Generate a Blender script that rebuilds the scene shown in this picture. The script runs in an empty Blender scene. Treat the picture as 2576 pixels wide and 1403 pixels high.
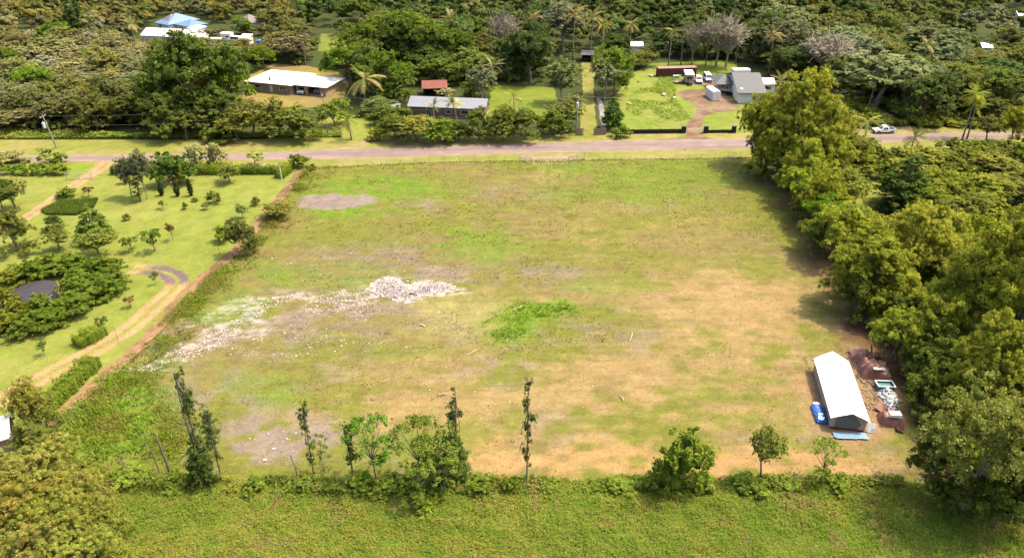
import bpy, bmesh, math, random
import numpy as np
from mathutils import Vector, Matrix

# ------------------------------------------------------------------ camera, sky, sun, exposure
scene = bpy.context.scene
COL = scene.collection
CAM_H, PITCH, FPX, CU, CV = 60.0, math.radians(30.2), 1839.0, 1288.0, 701.4
cam_data = bpy.data.cameras.new('camera')
cam_data.sensor_width = 36.0
cam_data.lens = FPX / 2576.0 * 36.0
cam_data.clip_start, cam_data.clip_end = 1.0, 6000.0
cam = bpy.data.objects.new('camera', cam_data)
cam.location = (0, 0, CAM_H)
cam.rotation_euler = (math.pi / 2 - PITCH, 0, 0)
COL.objects.link(cam)
scene.camera = cam

SUN = Vector((0.44, 0.10, 0.885)).normalized()
world = bpy.data.worlds.new('World')
scene.world = world
world.use_nodes = True
wn = world.node_tree.nodes
sky = wn.new('ShaderNodeTexSky')
sky.sky_type = 'NISHITA'
sky.sun_disc = False
sky.sun_elevation = math.asin(SUN.z)
sky.sun_rotation = math.atan2(SUN.x, SUN.y)
sky.air_density, sky.dust_density, sky.ozone_density = 1.0, 6.0, 0.6
world.node_tree.links.new(sky.outputs[0], wn['Background'].inputs[0])
wn['Background'].inputs[1].default_value = 0.15
sd = bpy.data.lights.new('sun', 'SUN')
sd.energy, sd.angle, sd.color = 2.4, math.radians(0.8), (1.0, 0.88, 0.62)
sun = bpy.data.objects.new('sun', sd)
sun.rotation_euler = SUN.to_track_quat('Z', 'Y').to_euler()
sun.location = (60, 60, 200)
COL.objects.link(sun)
scene.view_settings.view_transform = 'Standard'
scene.view_settings.look = 'None'
scene.view_settings.gamma = 1.0
scene.view_settings.use_curve_mapping = False
scene.view_settings.exposure = 1.74
scene.render.engine = 'CYCLES'
scene.cycles.max_bounces = 6
scene.cycles.diffuse_bounces = 3
scene.cycles.transparent_max_bounces = 4

# ------------------------------------------------------------------ helpers
RNG = np.random.default_rng(7)
random.seed(7)
CP, SP = math.cos(PITCH), math.sin(PITCH)

def P(u, v, z=0.0):
    """Point of the place at height z that the photograph shows at pixel (u, v) of a 2576 px wide copy."""
    dx, dy = (u - CU) / FPX, -(v - CV) / FPX
    d = (dx, CP + SP * dy, -SP + CP * dy)
    t = (z - CAM_H) / d[2]
    return Vector((dx * t, d[1] * t, z))

def proj(x, y, z=0.0):
    """Pixel and depth of a point (arrays allowed)."""
    zz = z - CAM_H
    dep = CP * y - SP * zz
    up = SP * y + CP * zz
    return CU + FPX * x / dep, CV - FPX * up / dep, dep

def height_at(pt, v):
    """Height above point pt (on the ground) whose picture lies on row v."""
    dy = -(v - CV) / FPX
    k = (-SP + CP * dy) / (CP + SP * dy)
    return CAM_H + pt.y * k

def mpp(pt, z=0.0):
    return (CP * pt.y - SP * (z - CAM_H)) / FPX      # metres per picture pixel there

_T = RNG.random((8, 256, 256)).astype(np.float32)
def vnoise(x, y, k=0):
    xi, yi = np.floor(x).astype(int), np.floor(y).astype(int)
    fx, fy = x - xi, y - yi
    fx, fy = fx * fx * (3 - 2 * fx), fy * fy * (3 - 2 * fy)
    t = _T[k % 8]
    a, b = t[xi & 255, yi & 255], t[(xi + 1) & 255, yi & 255]
    c, d = t[xi & 255, (yi + 1) & 255], t[(xi + 1) & 255, (yi + 1) & 255]
    return (a * (1 - fx) + b * fx) * (1 - fy) + (c * (1 - fx) + d * fx) * fy
def fbm(x, y, k=0, o=4):
    s, a, tot = 0, 1.0, 0
    for i in range(o):
        s = s + a * vnoise(x * 2 ** i + 17 * i, y * 2 ** i + 31 * i, k + i)
        tot += a; a *= .55
    return s / tot
def sstep(a, b, x):
    t = np.clip((x - a) / (b - a), 0, 1)
    return t * t * (3 - 2 * t)

def np_mesh(name, V, F, C=None, mat=None, mats=None, mi=None):
    """Mesh from arrays; F is (n,3) or (n,4); C a colour per vertex."""
    me = bpy.data.meshes.new(name)
    V = np.ascontiguousarray(V, np.float32); F = np.ascontiguousarray(F, np.int32)
    n, k = F.shape
    me.vertices.add(len(V)); me.vertices.foreach_set('co', V.ravel())
    me.loops.add(n * k); me.loops.foreach_set('vertex_index', F.ravel())
    me.polygons.add(n)
    me.polygons.foreach_set('loop_start', np.arange(0, n * k, k, dtype=np.int32))
    me.update(calc_edges=True)
    if C is not None:
        c4 = np.ones((len(V), 4), np.float32); c4[:, :3] = C
        at = me.color_attributes.new('Col', 'FLOAT_COLOR', 'POINT')
        at.data.foreach_set('color', c4.ravel())
    if mat: me.materials.append(mat)
    if mats:
        for m in mats: me.materials.append(m)
        me.polygons.foreach_set('material_index', np.ascontiguousarray(mi, np.int32))
    me.validate()
    return me

def link(name, data, parent=None, loc=None, rz=None):
    o = bpy.data.objects.new(name, data)
    COL.objects.link(o)
    if parent: o.parent = parent
    if loc is not None: o.location = loc
    if rz is not None: o.rotation_euler = (0, 0, rz)
    return o
def tag(o, label=None, cat=None, group=None, kind=None):
    if label: o['label'] = label
    if cat: o['category'] = cat
    if group: o['group'] = group
    if kind: o['kind'] = kind
    return o
def thing(name, label, cat, loc, rz=0.0, group=None):
    return tag(link(name, None, None, loc, rz), label, cat, group)
def copy_tree(root, loc, rz, label, group=None):
    r = root.copy(); COL.objects.link(r); r.location = loc; r.rotation_euler = (0, 0, rz)
    tag(r, label, None, group)
    for ch in root.children:
        c = ch.copy(); COL.objects.link(c); c.parent = r
        for g in ch.children:
            d = g.copy(); COL.objects.link(d); d.parent = c
    return r

# ------------------------------------------------------------------ materials
def new_mat(name):
    m = bpy.data.materials.new(name); m.use_nodes = True
    nt = m.node_tree; b = nt.nodes['Principled BSDF']
    return m, nt, b
def N(nt, t, **kw):
    n = nt.nodes.new(t)
    for k, v in kw.items(): setattr(n, k, v)
    return n
def solid(name, col, rough=.7, metal=0.0, spec=.3, var=.25, scale=3.0, bump=0.0, streak=None, col2=None):
    """Plain material with a worn, slightly uneven colour."""
    m, nt, b = new_mat(name)
    tc = N(nt, 'ShaderNodeTexCoord'); no = N(nt, 'ShaderNodeTexNoise')
    no.inputs['Scale'].default_value = scale; no.inputs['Detail'].default_value = 5; no.inputs['Roughness'].default_value = .65
    if streak:
        mp = N(nt, 'ShaderNodeMapping'); mp.inputs['Scale'].default_value = streak
        nt.links.new(tc.outputs['Object'], mp.inputs[0]); nt.links.new(mp.outputs[0], no.inputs['Vector'])
    else:
        nt.links.new(tc.outputs['Object'], no.inputs['Vector'])
    rp = N(nt, 'ShaderNodeValToRGB')
    col = tuple(c * .70 for c in col)
    c2 = col2 or tuple(c * (1 - var) for c in col)
    rp.color_ramp.elements[0].position, rp.color_ramp.elements[1].position = .32, .66
    rp.color_ramp.elements[0].color = (*c2, 1); rp.color_ramp.elements[1].color = (*col, 1)
    nt.links.new(no.outputs['Fac'], rp.inputs[0]); nt.links.new(rp.outputs[0], b.inputs['Base Color'])
    b.inputs['Roughness'].default_value = rough; b.inputs['Metallic'].default_value = metal
    b.inputs['Specular IOR Level'].default_value = spec
    if bump:
        bp = N(nt, 'ShaderNodeBump'); bp.inputs['Strength'].default_value = bump; bp.inputs['Distance'].default_value = .1
        nt.links.new(no.outputs['Fac'], bp.inputs['Height']); nt.links.new(bp.outputs[0], b.inputs['Normal'])
    return m
def foliage_mat(name, trans=.3):
    m = bpy.data.materials.new(name); m.use_nodes = True
    nt = m.node_tree; nt.nodes.clear()
    out = N(nt, 'ShaderNodeOutputMaterial'); at = N(nt, 'ShaderNodeAttribute', attribute_name='Col')
    oi = N(nt, 'ShaderNodeObjectInfo')
    mul = N(nt, 'ShaderNodeMix', data_type='RGBA', blend_type='MULTIPLY'); mul.inputs[0].default_value = 1
    nt.links.new(at.outputs['Color'], mul.inputs[6]); nt.links.new(oi.outputs['Color'], mul.inputs[7])
    d = N(nt, 'ShaderNodeBsdfDiffuse'); t = N(nt, 'ShaderNodeBsdfTranslucent'); mx = N(nt, 'ShaderNodeMixShader')
    mx.inputs[0].default_value = trans
    nt.links.new(mul.outputs[2], d.inputs[0]); nt.links.new(mul.outputs[2], t.inputs[0])
    nt.links.new(d.outputs[0], mx.inputs[1]); nt.links.new(t.outputs[0], mx.inputs[2]); nt.links.new(mx.outputs[0], out.inputs[0])
    return m
def ground_mat(name, fine=.55, fscale=2.2, bump=.5, streak=(1, 1, 1)):
    m, nt, b = new_mat(name)
    at = N(nt, 'ShaderNodeAttribute', attribute_name='Col')
    tc = N(nt, 'ShaderNodeTexCoord'); mp = N(nt, 'ShaderNodeMapping'); mp.inputs['Scale'].default_value = streak
    nt.links.new(tc.outputs['Object'], mp.inputs[0])
    n1 = N(nt, 'ShaderNodeTexNoise'); n1.inputs['Scale'].default_value = fscale; n1.inputs['Detail'].default_value = 6; n1.inputs['Roughness'].default_value = .75
    n2 = N(nt, 'ShaderNodeTexNoise'); n2.inputs['Scale'].default_value = .35; n2.inputs['Detail'].default_value = 5; n2.inputs['Roughness'].default_value = .6
    nt.links.new(mp.outputs[0], n1.inputs['Vector']); nt.links.new(mp.outputs[0], n2.inputs['Vector'])
    r1 = N(nt, 'ShaderNodeMapRange'); r1.inputs[1].default_value, r1.inputs[2].default_value = .3, .7
    r1.inputs[3].default_value, r1.inputs[4].default_value = .655 * (1 - fine), .655 * (1 + fine * .7)
    nt.links.new(n1.outputs['Fac'], r1.inputs[0])
    r2 = N(nt, 'ShaderNodeMapRange'); r2.inputs[1].default_value, r2.inputs[2].default_value = .3, .7
    r2.inputs[3].default_value, r2.inputs[4].default_value = .86, 1.12
    nt.links.new(n2.outputs['Fac'], r2.inputs[0])
    mu = N(nt, 'ShaderNodeMath', operation='MULTIPLY'); nt.links.new(r1.outputs[0], mu.inputs[0]); nt.links.new(r2.outputs[0], mu.inputs[1])
    vm = N(nt, 'ShaderNodeVectorMath', operation='SCALE'); nt.links.new(at.outputs['Color'], vm.inputs[0]); nt.links.new(mu.outputs[0], vm.inputs['Scale'])
    nt.links.new(vm.outputs[0], b.inputs['Base Color'])
    b.inputs['Roughness'].default_value = .95; b.inputs['Specular IOR Level'].default_value = .1
    bp = N(nt, 'ShaderNodeBump'); bp.inputs['Strength'].default_value = bump; bp.inputs['Distance'].default_value = .15
    nt.links.new(n1.outputs['Fac'], bp.inputs['Height']); nt.links.new(bp.outputs[0], b.inputs['Normal'])
    return m

M = {}
M['leaf'] = foliage_mat('leaf_foliage', .40)
M['grass_blade'] = foliage_mat('grass_blades', .3)
M['soil_grass'] = ground_mat('soil_and_grass', .36, 3.2, .35, (1, 1.5, 1))
M['lawn'] = ground_mat('mown_lawn', .22, 2.0, .3)
M['asphalt'] = ground_mat('worn_asphalt', .12, 5.0, .1)
M['dirt'] = ground_mat('bare_dirt', .35, 3.0, .6)
M['bark'] = solid('bark', (.20, .155, .11), .9, var=.5, scale=2.5, bump=.5, streak=(3, 3, .5))
M['grey_bark'] = solid('pale_grey_bark', (.33, .28, .20), .9, var=.4, scale=2.5, bump=.4, streak=(3, 3, .5))
M['white_roof'] = solid('white_painted_roof', (.86, .85, .82), .55, var=.05, scale=.6)
M['white_tarp'] = solid('white_tarpaulin', (.90, .90, .90), .5, var=.03, scale=.5)
M['cream_roof'] = solid('cream_stained_roof', (.80, .74, .62), .6, var=.18, scale=.35)
M['blue_roof'] = solid('pale_blue_metal_roof', (.125, .21, .34), .5, var=.15, scale=.3)
M['mauve_roof'] = solid('faded_mauve_roof', (.15, .125, .13), .6, var=.15, scale=.6)
M['grey_roof'] = solid('blue_grey_metal_roof', (.205, .212, .235), .45, var=.08, scale=.4)
M['slate_roof'] = solid('plain_grey_roof', (.092, .094, .098), .6, var=.06, scale=.3)
M['rust'] = solid('rusted_red_iron', (.25, .085, .062), .8, var=.5, scale=1.2, streak=(.6, 4, 4))
M['rust_dark'] = solid('dark_red_container_paint', (.11, .034, .024), .7, var=.4, scale=1.0, streak=(4, 4, .6))
M['pink_trim'] = solid('faded_pink_edge', (.34, .17, .14), .7, var=.2)
M['tan_wall'] = solid('tan_wall', (.42, .31, .19), .85, var=.3, scale=.9)
M['brown_wall'] = solid('brown_board_wall', (.20, .12, .075), .85, var=.3, scale=1.5, streak=(5, 5, .4))
M['white_wall'] = solid('off_white_wall', (.74, .71, .66), .8, var=.1, scale=.8)
M['cream_wall'] = solid('cream_shed_panel', (.80, .70, .56), .7, var=.08, scale=.5)
M['stone_wall'] = solid('rough_stone_wall', (.38, .285, .20), .95, var=.5, scale=3.0, bump=.8)
M['glass'] = solid('dark_glass', (.02, .025, .03), .08, spec=.6, var=.1)
M['dark'] = solid('dark_void', (.012, .011, .010), .9, var=.3)
M['car_white'] = solid('white_car_paint', (.80, .80, .80), .25, spec=.5, var=.04)
M['tyre'] = solid('tyre_rubber', (.02, .02, .02), .85, var=.3)
M['rim'] = solid('steel_rim', (.45, .45, .46), .35, metal=.8, var=.2)
M['lamp_glass'] = solid('lamp_lens', (.7, .7, .68), .15, var=.1)
M['red_lamp'] = solid('red_lamp_lens', (.45, .03, .02), .2, var=.1)
M['plate'] = solid('number_plate', (.75, .75, .7), .5, var=.05)
M['grey_tarp'] = solid('grey_tarpaulin', (.17, .155, .15), .7, var=.15, scale=.8)
M['tan_tarp'] = solid('tan_tarpaulin', (.42, .33, .25), .75, var=.15, scale=.8)
M['brown_tarp'] = solid('brown_tarpaulin', (.30, .135, .095), .55, var=.4, scale=2.0, spec=.4)
M['blue_tarp'] = solid('blue_tarpaulin', (.03, .16, .56), .5, var=.5, scale=1.1, spec=.5)
M['teal_tarp'] = solid('dark_teal_sheet', (.02, .14, .17), .6, var=.5, scale=1.5)
M['sky_tarp'] = solid('faded_sky_blue_sheet', (.16, .27, .38), .6, var=.25, scale=.9, spec=.4)
M['teal_tub'] = solid('teal_plastic', (.10, .26, .24), .5, var=.2)
M['black_cover'] = solid('black_tank_cover', (.038, .030, .033), .6, var=.3, scale=.6, spec=.4)
M['orange_wood'] = solid('orange_timber', (.42, .16, .04), .8, var=.3)
M['wood'] = solid('weathered_timber', (.30, .235, .17), .9, var=.4, scale=2, streak=(4, 4, .5))
M['pale_wood'] = solid('sun_bleached_wood', (.52, .42, .32), .9, var=.3, scale=2)
M['lava'] = solid('black_lava_stone', (.028, .026, .026), .95, var=.5, scale=3, bump=.8)
M['metal'] = solid('galvanised_steel', (.55, .55, .54), .4, metal=.6, var=.15)
M['wire'] = solid('dull_wire', (.24, .23, .21), .5, metal=.3, var=.1)
M['pole_grey'] = solid('transformer_paint', (.55, .57, .58), .5, var=.1)
M['rock'] = solid('broken_pale_rock', (.60, .50, .47), .95, var=.45, scale=1.0, bump=.3)
M['white_board'] = solid('white_board', (.78, .80, .80), .6, var=.15, scale=2)
M['wall_fence'] = solid('brown_fence_boards', (.27, .185, .12), .9, var=.3, scale=2, streak=(6, 6, .5))

# ------------------------------------------------------------------ small mesh builder
class MB:
    def __init__(s): s.v, s.f = [], []
    def add(s, V, F):
        o = len(s.v); s.v += [tuple(p) for p in V]; s.f += [tuple(i + o for i in f) for f in F]
        return s
    def box(s, c, d, rz=0.0, rx=0.0, ry=0.0, taper=1.0):
        m = Matrix.Translation(c) @ Matrix.Rotation(rz, 4, 'Z') @ Matrix.Rotation(ry, 4, 'Y') @ Matrix.Rotation(rx, 4, 'X')
        V = []
        for z in (-.5, .5):
            k = taper if z > 0 else 1
            for x, y in ((-.5, -.5), (.5, -.5), (.5, .5), (-.5, .5)):
                V.append(m @ Vector((x * d[0] * k, y * d[1] * k, z * d[2])))
        return s.add(V, [(3, 2, 1, 0), (4, 5, 6, 7), (0, 1, 5, 4), (1, 2, 6, 5), (2, 3, 7, 6), (3, 0, 4, 7)])
    def tube(s, pts, rad, n=6, cap=True):
        pts = [Vector(p) for p in pts]
        if not hasattr(rad, '__len__'): rad = [rad] * len(pts)
        V, F = [], []
        for i, p in enumerate(pts):
            d = (pts[min(i + 1, len(pts) - 1)] - pts[max(i - 1, 0)]).normalized()
            a = d.orthogonal().normalized() if abs(d.z) > .9 else d.cross(Vector((0, 0, 1))).normalized()
            b = d.cross(a)
            for k in range(n):
                t = 2 * math.pi * k / n
                V.append(p + (a * math.cos(t) + b * math.sin(t)) * rad[i])
        for i in range(len(pts) - 1):
            for k in range(n):
                k2 = (k + 1) % n
                F.append((i * n + k, i * n + k2, (i + 1) * n + k2, (i + 1) * n + k))
        if cap:
            F.append(tuple(range(n))[::-1]); F.append(tuple(range((len(pts) - 1) * n, len(pts) * n)))
        return s.add(V, F)
    def prism(s, prof, y0, y1, top_in=0.0, z_in=0.0):
        """Side profile (x, z) extruded across y; points above z_in are drawn in by top_in."""
        n = len(prof); V = []
        for y in (y0, y1):
            for x, z in prof:
                k = top_in if z > z_in else 0
                V.append((x, y + (k if y == y0 else -k), z))
        F = [tuple(range(n)), tuple(range(2 * n - 1, n - 1, -1))]
        for i in range(n):
            j = (i + 1) % n
            F.append((i, i + n, j + n, j))
        return s.add(V, F)
    def build(s, name, mat, parent=None, smooth=False, bevel=0.0, loc=None, rz=None):
        me = bpy.data.meshes.new(name)
        me.from_pydata(s.v, [], s.f)
        bm = bmesh.new(); bm.from_mesh(me)
        bmesh.ops.recalc_face_normals(bm, faces=bm.faces)
        if bevel:
            bmesh.ops.bevel(bm, geom=[e for e in bm.edges if e.is_manifold and e.calc_face_angle(0) > .6], offset=bevel, segments=1, affect='EDGES')
        bm.to_mesh(me); bm.free()
        if smooth:
            for p in me.polygons: p.use_smooth = True
        me.materials.append(mat)
        return link(name, me, parent, loc, rz)

# ------------------------------------------------------------------ ground sheets
def in_poly(px, py, poly):
    inside = np.zeros(px.shape, bool)
    n = len(poly)
    for i in range(n):
        x0, y0 = poly[i][:2]; x1, y1 = poly[(i + 1) % n][:2]
        if y0 == y1: continue
        c = ((y0 > py) != (y1 > py)) & (px < (x1 - x0) * (py - y0) / (y1 - y0) + x0)
        inside ^= c
    return inside
def near_poly(px, py, poly, closed=True):
    best = np.full(px.shape, 1e9); bx, by = px.copy(), py.copy()
    n = len(poly)
    for i in range(n if closed else n - 1):
        x0, y0 = poly[i][:2]; x1, y1 = poly[(i + 1) % n][:2]
        dx, dy = x1 - x0, y1 - y0
        t = np.clip(((px - x0) * dx + (py - y0) * dy) / (dx * dx + dy * dy + 1e-9), 0, 1)
        qx, qy = x0 + t * dx, y0 + t * dy
        d = np.hypot(px - qx, py - qy); m = d < best
        best = np.where(m, d, best); bx = np.where(m, qx, bx); by = np.where(m, qy, by)
    return best, bx, by
def sheet(name, poly, cell, z, paint, mat, relief=0.0, ragged=0.0, kind='structure'):
    """Flat or gently uneven sheet of ground inside a polygon (metres), painted by its real surface colours."""
    xs = [p[0] for p in poly]; ys = [p[1] for p in poly]
    gx = np.arange(min(xs) - cell, max(xs) + 2 * cell, cell); gy = np.arange(min(ys) - cell, max(ys) + 2 * cell, cell)
    X, Y = np.meshgrid(gx, gy); nx = len(gx)
    ins = in_poly(X, Y, poly)
    cells = ins[:-1, :-1] | ins[1:, :-1] | ins[:-1, 1:] | ins[1:, 1:]
    jj, ii = np.nonzero(cells)
    base = jj * nx + ii
    F = np.stack([base, base + 1, base + nx + 1, base + nx], 1)
    used, inv = np.unique(F, return_inverse=True)
    F = inv.reshape(F.shape)
    x, y = X.ravel()[used], Y.ravel()[used]; inn = ins.ravel()[used]
    d, qx, qy = near_poly(x, y, poly)
    x, y = np.where(inn, x, qx), np.where(inn, y, qy)
    edge = np.where(inn, d, 0)
    if ragged:
        k = (fbm(x * .6, y * .6, 3) - .5) * 2 * ragged * (edge < cell * .7)
        x = x + k; y = y + k
    zz = np.full(x.shape, z)
    if relief:
        zz = zz + relief * fbm(x * .22, y * .3, 2, 4) * sstep(0, 3, edge) + relief * .5 * fbm(x * .9, y * 1.1, 5, 2) * sstep(0, 2, edge)
    C = paint(x, y)
    o = link(name, np_mesh(name, np.stack([x, y, zz], 1), F, C, mat))
    o.data.polygons.foreach_set('use_smooth', np.ones(len(F), bool))
    o['kind'] = kind
    return o
def strip_poly(line, w):
    """Polygon of width w (metres, or one per point) along a polyline."""
    L, R = [], []
    for i, p in enumerate(line):
        a, b = line[max(i - 1, 0)], line[min(i + 1, len(line) - 1)]
        d = Vector((b[0] - a[0], b[1] - a[1], 0)).normalized(); n = Vector((-d.y, d.x, 0))
        ww = (w[i] if hasattr(w, '__len__') else w) / 2
        L.append((p[0] + n.x * ww, p[1] + n.y * ww)); R.append((p[0] - n.x * ww, p[1] - n.y * ww))
    return L + R[::-1]
def smooth_line(pts, n=8):
    out = []
    for i in range(len(pts) - 1):
        p0, p1, p2, p3 = (Vector(pts[max(i - 1, 0)]), Vector(pts[i]), Vector(pts[i + 1]), Vector(pts[min(i + 2, len(pts) - 1)]))
        for k in range(n):
            t = k / n
            out.append(.5 * ((2 * p1) + (p2 - p0) * t + (2 * p0 - 5 * p1 + 4 * p2 - p3) * t * t + (3 * p1 - p0 - 3 * p2 + p3) * t ** 3))
    out.append(Vector(pts[-1]))
    return out
def gp(*uv): return [tuple(P(u, v)[:2]) for u, v in uv]
def mixc(C, col, w):
    return C * (1 - w[:, None]) + np.array(col) * w[:, None]
def warp(x, y, amp=1.0):
    u, v, dep = proj(x, y)
    s = amp * FPX / dep
    wu = u + (fbm(x * .22, y * .22, 1) - .5) * 9 * s
    wv = v + (fbm(x * .25 + 40, y * .25, 4) - .5) * 5 * s * .6
    return wu, wv
def ell(U, V, u0, v0, ru, rv, soft=.35, rot=0.0):
    a = math.radians(rot); du, dv = U - u0, V - v0
    x, y = (du * math.cos(a) + dv * math.sin(a)) / ru, (-du * math.sin(a) + dv * math.cos(a)) / rv
    return 1 - sstep(1 - soft, 1 + soft, np.sqrt(x * x + y * y))
# ------------------------------------------------------------------ colours of the open ground
GREEN, OLIVE, TAN, GREY = (.140, .143, .026), (.170, .132, .050), (.272, .186, .080), (.205, .160, .130)
def paint_field(x, y):
    U, V = warp(x, y)
    n = fbm(x * .075, y * .13, 0); n2 = fbm(x * .35, y * .55, 3); n3 = fbm(x * 1.3, y * 1.7, 6, 3)
    C = np.zeros((len(x), 3)) + np.array(GREEN)
    C = mixc(C, OLIVE, sstep(.40, .64, n) * .8)
    C = mixc(C, (.17, .185, .025), sstep(.52, .68, n2) * .55 * (V < 620))
    C = mixc(C, (.20, .165, .10), sstep(.54, .7, n2) * .6 * sstep(560, 760, V))
    for a in ((1620, 560, 190, 60, .4), (1480, 610, 120, 40, .35), (1850, 735, 260, 75, .75), (1930, 820, 210, 85, .8), (1700, 900, 240, 60, .5), (1500, 1000, 330, 85, .6),
              (1750, 1010, 260, 90, .55), (950, 1035, 300, 45, .75), (1180, 950, 300, 60, .5), (2010, 1010, 110, 90, .45), (1390, 745, 180, 22, .4)):
        C = mixc(C, TAN, ell(U, V, *a[:4], .6) * min(1, a[4] * 1.05) * sstep(.34, .58, n2 * .6 + n * .4))
    for a in ((1600, 1165, 470, 44, .9), (1350, 1120, 260, 40, .5), (2010, 1170, 240, 34, .7)):
        C = mixc(C, (.325, .200, .084), ell(U, V, *a[:4], .5) * a[4] * sstep(.3, .55, n2))
    C = mixc(C, (.29, .245, .105), ell(U, V, 1170, 800, 130, 55, .7) * .6)
    pad = np.maximum(ell(U, V, 850, 511, 92, 17, .22), ell(U, V, 905, 503, 40, 9, .25))
    pad = pad * sstep(.24, .40, n2 * .6 + n3 * .4)
    for a in ((700, 1105, 125, 58, .95), (850, 790, 190, 48, .7), (1240, 940, 95, 40, .6), (960, 665, 200, 50, .5), (560, 1000, 160, 60, .5), (1300, 690, 160, 24, .5), (1060, 515, 34, 16, .8),
              (1560, 850, 60, 40, .4), (1640, 520, 70, 14, .3), (1400, 1080, 90, 50, .35), (660, 830, 190, 60, .55), (1150, 690, 90, 20, .5), (1300, 490, 120, 18, .35)):
        C = mixc(C, GREY, ell(U, V, *a[:4], .55) * a[4] * sstep(.32, .56, n2))
    for a in ((960, 478, 175, 30, .9), (900, 534, 120, 16, .9), (1210, 615, 120, 45, .6), (1290, 822, 75, 34, .85), (1345, 800, 90, 32, .9), (1400, 778, 70, 24, .9), (640, 960, 90, 45, .5), (830, 690, 190, 30, .45), (330, 1000, 150, 100, .9),
              (250, 1110, 220, 80, .85), (570, 780, 100, 50, .7), (620, 690, 100, 40, .5), (1680, 450, 170, 60, .45), (1420, 430, 60, 20, .4), (700, 1010, 60, 26, .6), (1000, 890, 100, 25, .4),
              (1530, 720, 120, 25, .4), (1060, 1140, 170, 50, .4), (1500, 500, 170, 30, .3)):
        C = mixc(C, (.115, .185, .016), ell(U, V, *a[:4], .45) * a[4] * sstep(.25, .5, n2))
    for a in ((985, 728, 60, 34, 1), (1070, 735, 105, 22, 1), (860, 760, 110, 22, .45), (700, 748, 80, 14, .8), (640, 790, 75, 34, .7), (560, 835, 80, 20, .75), (500, 868, 80, 16, .7), (450, 892, 50, 14, .65), (385, 928, 46, 9, .7), (480, 820, 60, 10, .5)):
        C = mixc(C, (.47, .395, .365), ell(U, V, *a[:4], .5) * a[4] * .85 * sstep(.46, .60, fbm(x * .9, y * 3.2, 1, 3) * .6 + n2 * .4))
    C = mixc(C, (.205, .160, .140), pad * .95)
    C = C * (.84 + .32 * fbm(x * .16, y * 1.9, 5, 3))[:, None]
    for a in ((1362, 440, 9, 30), (1392, 440, 9, 30)): C = mixc(C, (.25, .20, .07), ell(U, V, *a, .6) * .5)
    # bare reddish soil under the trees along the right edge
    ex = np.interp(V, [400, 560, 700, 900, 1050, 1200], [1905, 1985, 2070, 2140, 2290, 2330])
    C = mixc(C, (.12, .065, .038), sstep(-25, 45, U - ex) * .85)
    C = mixc(C, (.30, .18, .10), ell(U, V, 2150, 1010, 130, 110, .3) * .8)
    # rank growth of the near strip
    mead = sstep(1205, 1228, V)
    Cm = np.zeros_like(C) + np.array((.105, .140, .018))
    Cm = mixc(Cm, (.17, .165, .03), sstep(.45, .65, n) * .8)
    Cm = mixc(Cm, (.08, .15, .015), sstep(.5, .65, n2) * .6)
    C = C * (1 - mead[:, None]) + Cm * mead[:, None]
    return np.clip(C * (.84 + .32 * n3)[:, None], 0, 1)
def paint_lawn(x, y):
    n = fbm(x * .09, y * .14, 1); n2 = fbm(x * .5, y * .6, 2); U, V = proj(x, y)[:2]
    C = np.zeros((len(x), 3)) + np.array((.174, .199, .036))
    C = mixc(C, (.212, .212, .050), sstep(.45, .65, n) * .7)
    C = mixc(C, (.14, .178, .02), sstep(.52, .7, n2) * .5)
    C = mixc(C, (.14, .20, .016), (ell(U, V, 500, 418, 330, 12, .5) + ell(U, V, 100, 420, 150, 14, .5)).clip(0, 1) * .7)
    return C * (.86 + .28 * fbm(x * 1.6, y * 1.6, 5, 2))[:, None]
def paint_flat(col, col2, k=.09, amt=.8):
    def f(x, y):
        n = fbm(x * k, y * k * 1.5, 3); n2 = fbm(x * .8, y * .9, 4, 3)
        C = np.zeros((len(x), 3)) + np.array(col)
        return mixc(C, col2, sstep(.42, .62, n) * amt) * (.8 + .4 * n2)[:, None]
    return f

# far ground: one sheet to the horizon
g = np.array([-4000, -1200, -600, -300, -150, 0, 150, 300, 600, 1200, 4000.0]); gy = np.array([-800, -200, 0, 60, 120, 180, 240, 320, 420, 700, 1500, 5000.0])
X, Y = np.meshgrid(g, gy); nx = len(g)
F = [(j * nx + i, j * nx + i + 1, (j + 1) * nx + i + 1, (j + 1) * nx + i) for j in range(len(gy) - 1) for i in range(nx - 1)]
V = np.stack([X.ravel(), Y.ravel(), np.zeros(X.size)], 1)
tag(link('ground', np_mesh('ground', V, np.array(F), np.zeros((len(V), 3)) + np.array((.050, .062, .016)), M['soil_grass'])), kind='structure')

DIRT_LINE = gp((765, 425), (700, 505), (645, 575), (585, 640), (490, 720), (405, 815), (320, 900), (245, 965), (170, 1030), (95, 1100), (20, 1180), (-110, 1330), (-220, 1470))
field_poly = DIRT_LINE + gp((2850, 1470), (2700, 1250), (2400, 1180), (2300, 980), (2240, 860), (2150, 700), (2080, 560), (1985, 470), (1900, 396), (1440, 402), (1080, 408), (780, 421))
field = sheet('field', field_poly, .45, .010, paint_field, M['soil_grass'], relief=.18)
lawn_poly = gp((-60, 421), (262, 412), (770, 413)) + DIRT_LINE[:-2] + gp((-200, 1250), (-420, 900), (-260, 560))
lawn = sheet('lawn', lawn_poly, .6, .006, paint_lawn, M['lawn'])

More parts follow.
